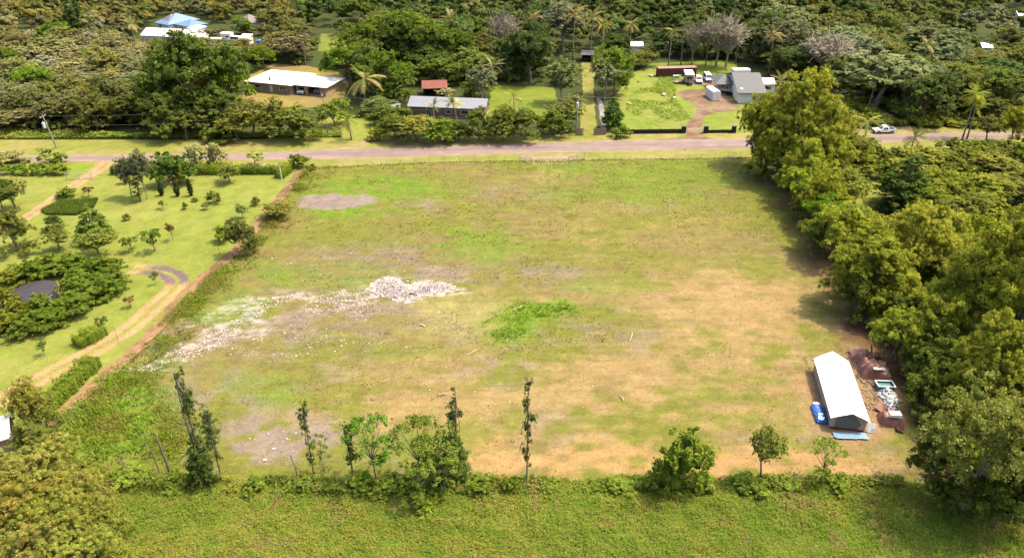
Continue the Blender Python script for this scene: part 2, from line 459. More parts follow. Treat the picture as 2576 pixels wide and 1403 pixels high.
# road, its grass verges and the tracks that meet it
ROAD_F = [(-300, 391), (75, 391), (560, 386), (900, 373), (1300, 361), (1600, 353), (1890, 348), (2060, 343), (2180, 339), (2300, 336), (2420, 334), (2576, 332), (2900, 327)]
ROAD_N = [(-300, 410), (75, 407), (560, 403), (900, 398), (1300, 386), (1600, 379), (1890, 374), (2060, 367), (2180, 361), (2300, 355), (2420, 350), (2576, 349), (2900, 345)]
rf, rn = smooth_line([P(*q) for q in ROAD_F], 4), smooth_line([P(*q) for q in ROAD_N], 4)
rf, rn = [tuple(p)[:2] for p in rf], [tuple(p)[:2] for p in rn]
verge_far = rf + gp((2900, 300), (2576, 312), (2270, 318), (2000, 330), (1890, 333), (1540, 335), (1000, 346), (860, 350), (440, 352), (0, 352), (-300, 354))
sheet('verge', verge_far, 1.0, .012, paint_flat((.182, .194, .036), (.235, .205, .068), .12), M['lawn'])
verge_near = rn + gp((2900, 372), (2300, 372), (1905, 396), (1440, 402), (1080, 408), (780, 421), (262, 412), (-60, 421), (-300, 425))
sheet('verge', verge_near, 1.0, .013, paint_flat((.180, .190, .038), (.24, .208, .072), .12), M['lawn'])
def paint_road(x, y):
    C = np.zeros((len(x), 3)) + np.array((.225, .168, .150))
    n = fbm(x * .03, y * .5, 1); n2 = fbm(x * .3, y * .8, 3)
    C = mixc(C, (.180, .132, .122), sstep(.45, .6, n) * .8)
    d = np.minimum(near_poly(x, y, rf, False)[0], near_poly(x, y, rn, False)[0])
    w = near_poly(x, y, rf, False)[0]
    C = mixc(C, (.27, .205, .18), (np.exp(-((w - 1.6) / .6) ** 2) + np.exp(-((w - 4.6) / .6) ** 2)) * .35)
    C = mixc(C, (.30, .22, .15), (1 - sstep(.1, .7, d)) * .7)
    return C * (.85 + .3 * n2)[:, None]
sheet('road', rf + rn[::-1], .7, .020, paint_road, M['asphalt'], ragged=.15)

def paint_track(edge_col=(.20, .20, .04), mid=(.36, .235, .115), grey=None, line=None, half=1.4):
    def f(x, y):
        d = near_poly(x, y, line, False)[0]
        n = fbm(x * .5, y * .5, 2); n2 = fbm(x * 1.5, y * 1.5, 5, 3)
        C = np.zeros((len(x), 3)) + np.array(edge_col)
        w = np.exp(-((d - half * .55) / (half * .33)) ** 2) * sstep(.2, .5, n + .15)
        C = mixc(C, mid, np.clip(w * 1.2, 0, 1))
        if grey is not None:
            U, V = proj(x, y)[:2]
            C = mixc(C, (.135, .105, .10), ell(U, V, *grey, .3) * sstep(.25, .5, w + n * .3))
        return C * (.75 + .5 * n2)[:, None]
    return f
t1 = [tuple(p)[:2] for p in smooth_line([P(*q) for q in ((330, 676), (372, 678), (412, 684), (440, 697), (446, 712), (432, 732), (392, 768), (340, 815), (290, 850), (215, 894), (140, 932), (60, 975), (-60, 1040))], 6)]
sheet('driveway', strip_poly(t1, 3.9), .35, .022, paint_track(line=t1, half=1.9, grey=(430, 690, 80, 25)), M['dirt'], ragged=.3)
t2 = [tuple(p)[:2] for p in smooth_line([P(*q) for q in ((272, 408), (252, 425), (215, 448), (170, 478), (120, 512), (70, 545), (0, 584), (-120, 640))], 6)]
wid = [5.5 - 2.6 * min(1, i / 14) for i in range(len(t2))]
sheet('driveway', strip_poly(t2, wid), .45, .024, paint_track((.255, .20, .085), (.36, .235, .12), line=t2, half=1.5), M['dirt'], ragged=.3)
def paint_bank(x, y):
    n = fbm(x * .3, y * .3, 2); n2 = fbm(x * 1.4, y * 1.4, 5, 3)
    C = np.zeros((len(x), 3)) + np.array((.255, .150, .080))
    C = mixc(C, (.15, .085, .05), sstep(.45, .62, n) * .8)
    C = mixc(C, (.17, .18, .035), sstep(.55, .7, n2) * .5)
    return C * (.7 + .6 * n2)[:, None]
bank_line = [tuple(p)[:2] for p in smooth_line([Vector((*q, 0)) for q in DIRT_LINE[:-2]], 5)]
sheet('dirt_bank', strip_poly(bank_line, 2.1), .35, .20, paint_bank, M['dirt'], relief=.35, ragged=.5)
0 and sheet('gravel_pad', [tuple(p)[:2] for p in smooth_line([P(*q) for q in ((752, 517), (790, 498), (835, 490), (880, 494), (938, 497), (930, 515), (880, 524), (800, 528), (752, 519))], 4)], .4, .32,
      paint_flat((.235, .175, .155), (.27, .215, .185), .2), M['dirt'], ragged=.5)
# clearings behind the road
def clearing(name, px, col, col2, z=.016): return sheet(name, gp(*px), .8, z, paint_flat(col, col2, .1), M['lawn'], ragged=.6)
clearing('yard_grass', ((610, 262), (612, 228), (625, 192), (690, 160), (770, 166), (850, 180), (880, 205), (862, 262), (770, 272)), (.215, .175, .04), (.20, .145, .062))
clearing('yard_grass', ((1225, 296), (1236, 216), (1392, 220), (1420, 300)), (.125, .165, .018), (.155, .185, .025))
clearing('yard_grass', ((1530, 332), (1545, 250), (1580, 190), (1640, 160), (1850, 150), (1905, 332)), (.15, .195, .026), (.19, .20, .04))
clearing('yard_grass', ((2130, 500), (2160, 420), (2240, 415), (2270, 480), (2200, 530)), (.155, .165, .024), (.18, .19, .03), .018)
clearing('grass_lane', ((1455, 348), (1466, 235), (1462, 140), (1498, 140), (1494, 235), (1502, 348)), (.205, .19, .05), (.16, .17, .03), .024)
clearing('grass_lane', ((2268, 338), (2215, 300), (2170, 262), (2195, 262), (2260, 300), (2318, 336)), (.26, .205, .085), (.20, .19, .045), .024)
clearing('yard_grass', ((800, 130), (808, 85), (880, 85), (890, 130)), (.13, .155, .022), (.15, .16, .03))
clearing('yard_grass', ((640, 355), (850, 355), (990, 352), (985, 300), (880, 288), (812, 298), (790, 318)), (.19, .20, .04), (.17, .20, .028), .017)
def paint_red(x, y):
    n = fbm(x * .15, y * .25, 2); n2 = fbm(x * .9, y * 1.6, 5, 3)
    C = np.zeros((len(x), 3)) + np.array((.165, .095, .066))
    C = mixc(C, (.215, .14, .10), sstep(.4, .6, n))
    C = mixc(C, (.18, .17, .05), sstep(.56, .68, n2) * .6)
    return C * (.75 + .5 * n2)[:, None]
sheet('dirt_yard', [tuple(p)[:2] for p in smooth_line([P(*q) for q in ((1622, 352), (1700, 347), (1727, 340), (1726, 318), (1745, 290), (1752, 270), (1722, 250), (1706, 238), (1715, 228), (1760, 226), (1780, 222), (1745, 212), (1725, 206),
      (1740, 196), (1800, 190), (1850, 205), (1850, 222), (1835, 250), (1850, 262), (1860, 275), (1800, 285), (1772, 295), (1766, 318), (1772, 342), (1800, 350))], 3)], .6, .028, paint_red, M['dirt'], ragged=.5)
sheet('driveway_apron', gp((1300, 389), (1465, 386), (1434, 411), (1336, 413)), .5, .026, paint_flat((.235, .19, .085), (.27, .20, .12), .3), M['dirt'], ragged=.5)
sheet('dirt_track', gp((935, 345), (958, 347), (930, 362), (905, 373), (845, 377), (885, 366), (915, 356)), .6, .026, paint_flat((.32, .225, .14), (.25, .20, .08), .3), M['dirt'], ragged=.4)
sheet('gravel_path', gp((1512, 330), (1506, 262), (1500, 248), (1508, 246), (1518, 262), (1526, 330)), .5, .03, paint_flat((.20, .19, .19), (.27, .25, .24), .3), M['dirt'], ragged=.3)

# ------------------------------------------------------------------ grass and weeds that nobody could count
def blades(name, poly, n, dens, colf, hf, wf, lean=.6, mat=None, seed=1, label=None, leafy=False):
    """Little tufts (stuff): three leaning blades each, or leaf rhombs when leafy."""
    r = np.random.default_rng(seed)
    xs = [p[0] for p in poly]; ys = [p[1] for p in poly]
    x = r.uniform(min(xs), max(xs), n); y = r.uniform(min(ys), max(ys), n)
    k = in_poly(x, y, poly); x, y = x[k], y[k]
    U, Vv, dep = proj(x, y)
    k = (U > -60) & (U < 2640) & (Vv < 1450) & (r.random(len(x)) < dens(x, y)); x, y = x[k], y[k]
    h = hf(x, y) * r.uniform(.6, 1.3, len(x)); w = wf * r.uniform(.7, 1.3, len(x))
    C = colf(x, y) * .83 * r.uniform(.75, 1.3, (len(x), 1)) * r.uniform(.92, 1.08, (len(x), 3))
    Vs, Cs = [], []
    m = len(x)
    if leafy:
        z = h * r.uniform(.25, 1.0, m)
        p = np.stack([x, y, z], 1)
        nrm = np.stack([r.normal(0, .45, m), r.normal(0, .45, m), np.ones(m)], 1); nrm /= np.linalg.norm(nrm, axis=1)[:, None]
        t = np.cross(nrm, r.normal(0, 1, (m, 3))); t /= np.linalg.norm(t, axis=1)[:, None]; b = np.cross(nrm, t)
        V = np.stack([p - t * w[:, None], p + b * w[:, None] * .5, p + t * w[:, None], p - b * w[:, None] * .5], 1).reshape(-1, 3)
        F = np.arange(4 * m).reshape(m, 4)
        return tag(link(name, np_mesh(name, V, F, np.repeat(C, 4, 0), mat or M['grass_blade'])), label, kind='stuff')
    for q in range(3):
        a = r.uniform(0, 2 * np.pi, m); l = r.uniform(.2, 1, m) * lean * h
        ox, oy = r.normal(0, .06, m), r.normal(0, .06, m)
        b0 = np.stack([x + ox - np.sin(a) * w, y + oy + np.cos(a) * w, np.zeros(m)], 1); b1 = np.stack([x + ox + np.sin(a) * w, y + oy - np.cos(a) * w, np.zeros(m)], 1)
        tp = np.stack([x + ox + np.cos(a) * l, y + oy + np.sin(a) * l, h], 1)
        Vs.append(np.stack([b0, b1, tp], 1)); Cs.append(np.repeat(C[:, None], 3, 1))
    V = np.concatenate(Vs, 0).reshape(-1, 3); Cc = np.concatenate(Cs, 0).reshape(-1, 3)
    F = np.arange(len(V)).reshape(-1, 3)
    return tag(link(name, np_mesh(name, V, F, Cc, mat or M['grass_blade'])), label, kind='stuff')
def d_field(x, y):
    U, V = warp(x, y); n = fbm(x * .35, y * .55, 3)
    d = .25 + .75 * sstep(.38, .6, n)
    for a in ((1850, 770, 330, 150), (1500, 1010, 380, 110), (1600, 1165, 520, 55), (700, 1105, 125, 58), (850, 510, 110, 20), (1000, 740, 110, 40), (2150, 1010, 130, 110)):
        d = d * (1 - .9 * ell(U, V, *a, .5))
    return d * (V < 1215)
def h_field(x, y):
    U, V = warp(x, y)
    d = near_poly(x, y, DIRT_LINE, False)[0]
    return .20 + .09 * fbm(x * .4, y * .4, 2) + .30 * np.maximum(ell(U, V, 1285, 820, 65, 26, .3), ell(U, V, 1370, 788, 85, 24, .3)) + .45 * (1 - sstep(2, 9, d)) * sstep(.35, .6, fbm(x * .3, y * .3, 6)) + .45 * ell(U, V, 280, 1080, 220, 110, .4)
blades('grass', field_poly, 130000, d_field, lambda x, y: np.clip(paint_field(x, y) * 1.2, 0, 1), h_field, .085, 1.3, seed=3)
meadow_poly = gp((-120, 1450), (2700, 1450), (2700, 1270), (2440, 1235), (2270, 1212), (1600, 1212), (900, 1212), (560, 1205), (250, 1190), (60, 1130), (-120, 1180))
def h_mead(x, y): return .15 + 1.1 * fbm(x * .4, y * .4, 2) ** 2.2 + .22 * fbm(x * 1.2, y * 1.2, 4, 2)
def c_mead(x, y):
    n = fbm(x * .16, y * .2, 5); n2 = fbm(x * .7, y * .8, 1)
    C = np.zeros((len(x), 3)) + np.array((.162, .200, .030))
    C = mixc(C, (.225, .215, .04), sstep(.45, .66, n) * .6)
    C = mixc(C, (.120, .190, .021), sstep(.5, .66, n2) * .7)
    return mixc(C, (.22, .17, .065), sstep(.62, .75, fbm(x * .4, y * .4, 7)) * .6)
blades('weeds', meadow_poly, 680000, lambda x, y: .35 + .65 * sstep(.3, .55, fbm(x * .8, y * .8, 3)), c_mead, h_mead, .09, seed=4, leafy=True)
TRAIL = [(345, 938), (395, 908), (440, 884), (505, 856), (560, 824), (615, 786), (660, 757), (735, 737), (800, 741), (880, 728), (935, 728), (930, 750), (840, 768), (760, 756), (700, 768), (650, 800), (600, 838), (545, 872), (490, 898), (430, 914), (385, 940)]
# weedy left strip inside the lot and the long grass beside the dirt bank
weed_poly = gp((770, 430), (800, 470), (720, 560), (660, 660), (560, 790), (500, 860), (420, 960), (560, 1080), (600, 1200), (250, 1190), (60, 1130), (110, 1085), (240, 970), (330, 890), (420, 800), (500, 715), (600, 635), (700, 510))
def c_weed(x, y):
    n = fbm(x * .25, y * .25, 5)
    C = np.zeros((len(x), 3)) + np.array((.128, .158, .018))
    return mixc(C, (.16, .145, .032), sstep(.45, .6, n) * .8)
blades('weeds', weed_poly, 330000, lambda x, y: (.12 + .75 * sstep(.4, .62, fbm(x * .25, y * .25, 3))) * (1 - .96 * in_poly(*proj(x, y)[:2], TRAIL)) * sstep(.5, 6.5, near_poly(x, y, weed_poly)[0] + 5 * (fbm(x * .3, y * .3, 6) - .35) + 4 * (near_poly(x, y, DIRT_LINE, False)[0] < 4)), c_weed, lambda x, y: .2 + .8 * sstep(.4, .7, fbm(x * .25, y * .25, 3)), .11, seed=5, leafy=True)
under_poly = gp((200, 1190), (560, 1200), (1000, 1212), (1600, 1206), (2270, 1200), (2270, 1228), (1600, 1240), (1000, 1250), (560, 1245), (200, 1225))
blades('undergrowth', under_poly, 60000, lambda x, y: sstep(.3, .6, fbm(x * .3, y * .4, 1)), lambda x, y: c_mead(x, y) * .8, lambda x, y: .25 + 1.3 * fbm(x * .4, y * .5, 1) ** 1.5, .2, seed=6, leafy=True)
verge_weeds = gp((-80, 350), (420, 349), (860, 346), (860, 334), (600, 336), (420, 338), (330, 340), (200, 332), (-80, 328))
blades('weeds', verge_weeds, 42000, lambda x, y: .4 + .6 * sstep(.35, .6, fbm(x * .2, y * .2, 4)), c_mead, lambda x, y: .3 + 1.6 * fbm(x * .12, y * .2, 2) ** 2, .3, seed=8, leafy=True)
lot_weeds = gp((1560, 325), (1590, 225), (1655, 205), (1660, 180), (1850, 168), (1840, 186), (1700, 196), (1700, 250), (1740, 300))
blades('weeds', lot_weeds, 24000, lambda x, y: sstep(.42, .62, fbm(x * .15, y * .15, 4)), lambda x, y: c_mead(x, y) * np.array((.95, 1.15, .9)), lambda x, y: .15 + .9 * fbm(x * .2, y * .2, 2) ** 2, .28, seed=9, leafy=True)
isl = gp((105, 530), (150, 508), (245, 502), (235, 522), (195, 541), (120, 540))
blades('long_grass', isl, 9000, lambda x, y: np.ones(len(x)), lambda x, y: np.zeros((len(x), 3)) + np.array((.09, .13, .02)), lambda x, y: .5 + 0 * x, .12, 1.0, seed=10)

# broken pale rock: a heap in the lot and a thin trail of it to the left
def stones(name, spots, mat, seed, size=(.12, .5)):
    r = np.random.default_rng(seed); V, F, C = [], [], []
    ico = [(0, 0, 1), (.9, 0, .2), (.28, .85, .25), (-.73, .53, .2), (-.73, -.53, .25), (.28, -.85, .2), (0, 0, -.6)]
    tri = [(0, 1, 2), (0, 2, 3), (0, 3, 4), (0, 4, 5), (0, 5, 1), (6, 2, 1), (6, 3, 2), (6, 4, 3), (6, 5, 4), (6, 1, 5)]
    for sp in spots:
        if len(sp) == 3:
            pl, n, zh = sp; pu, pv = np.array(pl).T; cu = r.uniform(pu.min() - 8, pu.max() + 8, n * 3); cv = r.uniform(pv.min() - 4, pv.max() + 4, n * 3)
            dd, _a, _b = near_poly(cu, cv * 2.2, [(x, y * 2.2) for x, y in pl]); ins = in_poly(cu, cv, pl)
            gx = np.array([tuple(P(x, y))[:2] for x, y in zip(cu, cv)]); nz = fbm(gx[:, 0] * .45, gx[:, 1] * .9, 3, 3)
            keep = np.where(ins, nz + np.clip(dd / 30, 0, .25) > .47, (nz > .62) & (dd < 14)); cu, cv, dd = cu[keep][:n], cv[keep][:n], (np.where(ins, dd, 0))[keep][:n]
            pts = [(x, y, 1 - min(1, d_ / 34)) for x, y, d_ in zip(cu, cv, dd)]
        else:
            u0, v0, ru, rv, n, zh = sp; pts = []
            for _ in range(n):
                a, q = r.uniform(0, 2 * np.pi), math.sqrt(r.random()); pts.append((u0 + ru * q * math.cos(a), v0 + rv * q * math.sin(a), q))
        for (pu_, pv_, q) in pts:
            p = P(pu_, pv_)
            s = r.uniform(*size) ** 1.0 * r.uniform(.5, 1)
            ro = Matrix.Rotation(r.uniform(0, 6.3), 3, 'Z') @ Matrix.Rotation(r.normal(0, .35), 3, 'X')
            sc = (r.uniform(.8, 2.2), r.uniform(.4, .9), r.uniform(.18, .4))
            z = zh * (1 - q) * r.uniform(.5, 1) + .16
            c = np.array((.70, .60, .57)) * r.uniform(.7, 1.2) if r.random() < .88 else np.array((.26, .18, .15)) * r.uniform(.7, 1.3)
            o = len(V)
            for w in ico:
                j = ro @ Vector((w[0] * sc[0] * s * r.uniform(.7, 1.2), w[1] * sc[1] * s * r.uniform(.7, 1.2), w[2] * sc[2] * s))
                V.append((p.x + j.x, p.y + j.y, z + j.z)); C.append(c)
            F += [tuple(o + i for i in t) for t in tri]
    return tag(link(name, np_mesh(name, np.array(V), np.array(F), np.array(C).clip(0, .8), M['dirt'])), kind='stuff')
HEAP = [(936, 735), (942, 706), (975, 697), (1006, 706), (1030, 724), (1062, 713), (1112, 711), (1152, 724), (1122, 735), (1084, 744), (1040, 756), (1000, 762), (958, 750)]
TRAIL = [(345, 938), (395, 908), (440, 884), (505, 856), (560, 824), (615, 786), (660, 757), (735, 737), (800, 741), (880, 728), (935, 728), (930, 750), (840, 768), (760, 756), (700, 768), (650, 800), (600, 838), (545, 872), (490, 898), (430, 914), (385, 940)]
stones('rubble', [(HEAP, 6500, .34)], None, 21, (.05, .20))
stones('rubble', [(TRAIL, 3400, .1), (860, 775, 110, 26, 260, .0), (700, 860, 180, 45, 260, 0),
                  (1020, 850, 280, 80, 80, 0), (1560, 850, 300, 120, 24, 0), (1400, 1000, 350, 90, 24, 0), (900, 630, 280, 60, 30, 0), (700, 1120, 90, 35, 22, .02), (1150, 690, 120, 25, 90, 0), (800, 640, 120, 40, 60, 0)], None, 22, (.05, .21))
# ------------------------------------------------------------------ trees: crowns of many leaf faces on real limbs
def unit(a): return a / (np.linalg.norm(a, axis=-1, keepdims=True) + 1e-9)
_ICO = None
def ico():
    global _ICO
    if _ICO is None:
        bm = bmesh.new(); bmesh.ops.create_icosphere(bm, subdivisions=2, radius=1)
        _ICO = (np.array([v.co[:] for v in bm.verts]), np.array([[v.index for v in f.verts] for f in bm.faces])); bm.free()
    return _ICO
def leaf_cloud(r, cl, n, T=None, tr=.3, up=.45, low=-.55, jit=.5, spread=.16):
    """Leaves gathered in sprays: T sprays on the skins of the clumps, each a thin tilted fan of leaves."""
    k = len(cl); w = (cl[:, 3] * cl[:, 4]) ** .8 + cl[:, 5] * .1; w /= w.sum()
    T = T or max(8, n // 22)
    ci = r.choice(k, T, p=w)
    d = unit(r.normal(0, 1, (T, 3))); d[:, 2] = np.where(d[:, 2] < low, -d[:, 2], d[:, 2])
    c = cl[ci, :3] + d * cl[ci, 3:6] * (1 + r.normal(0, spread, T))[:, None]
    tn = unit(d * .75 + np.array((0, 0, up * 1.2)) + r.normal(0, .28, (T, 3)))
    ta = unit(np.cross(tn, r.normal(0, 1, (T, 3)))); tb_ = np.cross(tn, ta)
    tu = r.integers(0, T, n); R = tr * r.uniform(.55, 1.35, T)[tu]
    q = np.sqrt(r.random(n)) * R; a = r.uniform(0, 6.2832, n)
    p = c[tu] + ta[tu] * (q * np.cos(a))[:, None] + tb_[tu] * (q * np.sin(a) * .75)[:, None] + tn[tu] * (R * .28 * r.normal(0, 1, n) - q * q / (R + 1e-6) * .35)[:, None]
    nrm = unit(tn[tu] + r.normal(0, jit * .75, (n, 3)))
    return p, nrm, tu, ci[tu]
def crown_mesh(name, r, clumps, n, ls, col, col2=None, up=.45, low=-.55, core=.62, jit=.55, spread=.16, solid=None, T=None, tr=.3):
    """clumps: rows (x, y, z, rx, ry, rz). n leaves of half length ls lie on the skins of the clumps."""
    cl = np.array(clumps, float); k = len(cl)
    p, nrm, tu, idx = leaf_cloud(r, cl, n, T, tr, up, low, jit, spread)
    t = unit(np.cross(nrm, r.normal(0, 1, (n, 3)))); b = np.cross(nrm, t)
    s = ls * r.uniform(.6, 1.3, n)[:, None]
    V = np.stack([p - t * s, p + b * s * .55, p + t * s, p - b * s * .55], 1).reshape(-1, 3)
    F = np.arange(4 * n).reshape(n, 4)
    base = np.array(col) * np.array((1.36, 1.32, 1.36))
    if col2 is not None: col2 = np.array(col2) * np.array((1.34, 1.32, 1.36))
    nt_ = tu.max() + 1
    cc = base * r.uniform(.72, 1.30, (nt_, 1))[tu] * r.uniform(.82, 1.2, (n, 1))
    if col2 is not None:
        m = np.where(r.random(nt_) < .34, r.uniform(.3, 1, nt_), 0)[tu] * r.uniform(.5, 1, n) + (r.random(n) < .06)
        cc = cc * (1 - np.clip(m, 0, 1)[:, None]) + np.array(col2) * r.uniform(.8, 1.2, (n, 1)) * np.clip(m, 0, 1)[:, None]
    C = np.repeat(cc, 4, 0)
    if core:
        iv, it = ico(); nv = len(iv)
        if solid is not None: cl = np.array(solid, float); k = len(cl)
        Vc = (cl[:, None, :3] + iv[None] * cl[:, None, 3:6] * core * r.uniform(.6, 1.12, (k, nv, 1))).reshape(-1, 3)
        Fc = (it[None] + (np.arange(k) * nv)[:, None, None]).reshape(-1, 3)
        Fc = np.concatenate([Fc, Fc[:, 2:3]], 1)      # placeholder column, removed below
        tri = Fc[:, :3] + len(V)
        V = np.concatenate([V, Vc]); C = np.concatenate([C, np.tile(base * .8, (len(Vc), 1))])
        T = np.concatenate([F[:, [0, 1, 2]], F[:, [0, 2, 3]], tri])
    else:
        T = np.concatenate([F[:, [0, 1, 2]], F[:, [0, 2, 3]]])
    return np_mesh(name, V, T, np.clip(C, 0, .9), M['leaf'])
def limbs(r, H, trunk_h, rad, targets, bend=.25, n=6):
    mb = MB()
    tx, ty = r.normal(0, bend, 2)
    fork = Vector((tx, ty, trunk_h))
    mb.tube([(0, 0, -.3), (tx * .2, ty * .2, trunk_h * .35), (tx * .6, ty * .6, trunk_h * .7), fork], [rad * 1.35, rad, rad * .85, rad * .7], n + 2)
    for q in targets:
        q = Vector(q); mid = fork.lerp(q, .5) + Vector((r.normal(0, .2), r.normal(0, .2), .05 * H * r.uniform(-.4, 1)))
        mb.tube([fork - Vector((0, 0, .2)), mid, q], [rad * .5, rad * .3, rad * .08], 5, False)
    return mb
def dome(r, k, W, H, z0, rmin, rmax, flat=.8, inner=.45):
    """Clump rows filling a dome W wide between z0 and H."""
    rows = []
    for _ in range(k):
        d = unit(r.normal(0, 1, 3)); d[2] = abs(d[2]) if r.random() < .8 else d[2]
        q = r.uniform(inner, .86); s = r.uniform(rmin, rmax)
        zc, hz = z0 + (H - z0) * .42, (H - z0) * .58
        rows.append((d[0] * q * (W / 2 - s * .4), d[1] * q * (W / 2 - s * .4), zc + d[2] * q * (hz - s * .3) if d[2] > 0 else zc + d[2] * q * (zc - z0) * .8, s * r.uniform(.85, 1.25), s * r.uniform(.85, 1.25), s * flat * r.uniform(.8, 1.1)))
    return rows
def lobes(r, n, k, W, H, z0, R0=.17, R1=.27, flat=.8):
    """Crown of n big boughs, each carrying leaf clumps on its outer side: returns clumps and bough cores."""
    big, rows = [], []
    zc, hz = z0 + (H - z0) * .40, (H - z0) * .60
    for i in range(n):
        a = 2.4 * i + r.normal(0, .5); q = math.sqrt((i + .5) / n); R = W * r.uniform(R0, R1)
        el = (1 - q) * 1.4 + r.normal(0, .25) - (.5 if r.random() < .3 else 0)
        rad = (W / 2 - R * .75) * q * r.uniform(.75, 1.1)
        z = zc + math.sin(el) * (hz - R * .6) * r.uniform(.75, 1.05) if el > 0 else zc + el * (zc - z0) * .9
        big.append((math.cos(a) * rad, math.sin(a) * rad, max(z, R * .7), R, R, R * flat))
    for b in big:
        out = unit(np.array((b[0], b[1], .9 * max(.3, b[2] - zc * .6))))
        for _ in range(k):
            d = unit(r.normal(0, 1, 3) + out * .7); s = b[3] * r.uniform(.30, .52)
            rows.append((b[0] + d[0] * b[3] * .78, b[1] + d[1] * b[3] * .78, b[2] + d[2] * b[5] * .8, s * r.uniform(.85, 1.3), s * r.uniform(.85, 1.3), s * r.uniform(.6, .95)))
    return rows, [(x[0], x[1], x[2], x[3] * .86, x[4] * .86, x[5] * .86) for x in big]
LEAF = {'broad': ((.080, .102, .019), (.130, .140, .026)), 'dark': ((.046, .070, .015), (.075, .095, .019)), 'olive': ((.158, .180, .022), (.255, .240, .030)), 'umbrella': ((.082, .118, .015), (.115, .145, .018)),
        'ohia': ((.122, .140, .056), (.19, .195, .10)), 'scrub': ((.112, .118, .036), (.150, .145, .054)), 'bare': ((.18, .17, .11), (.25, .24, .16)), 'cone': ((.055, .085, .016), (.09, .115, .02)),
        'column': ((.050, .074, .018), (.09, .10, .03)), 'bush': ((.082, .112, .016), (.135, .150, .02)), 'pale': ((.21, .225, .075), (.30, .28, .12)), 'fine': ((.115, .128, .028), (.17, .165, .038)), 'red': ((.115, .072, .022), (.17, .10, .03)),
        'autumn': ((.140, .148, .026), (.22, .180, .038)), 'wispy': ((.095, .135, .020), (.135, .165, .03)), 'tiny': ((.075, .100, .018), (.11, .13, .03)), 'weeping': ((.115, .130, .026), (.17, .165, .038))}
NOM = {}
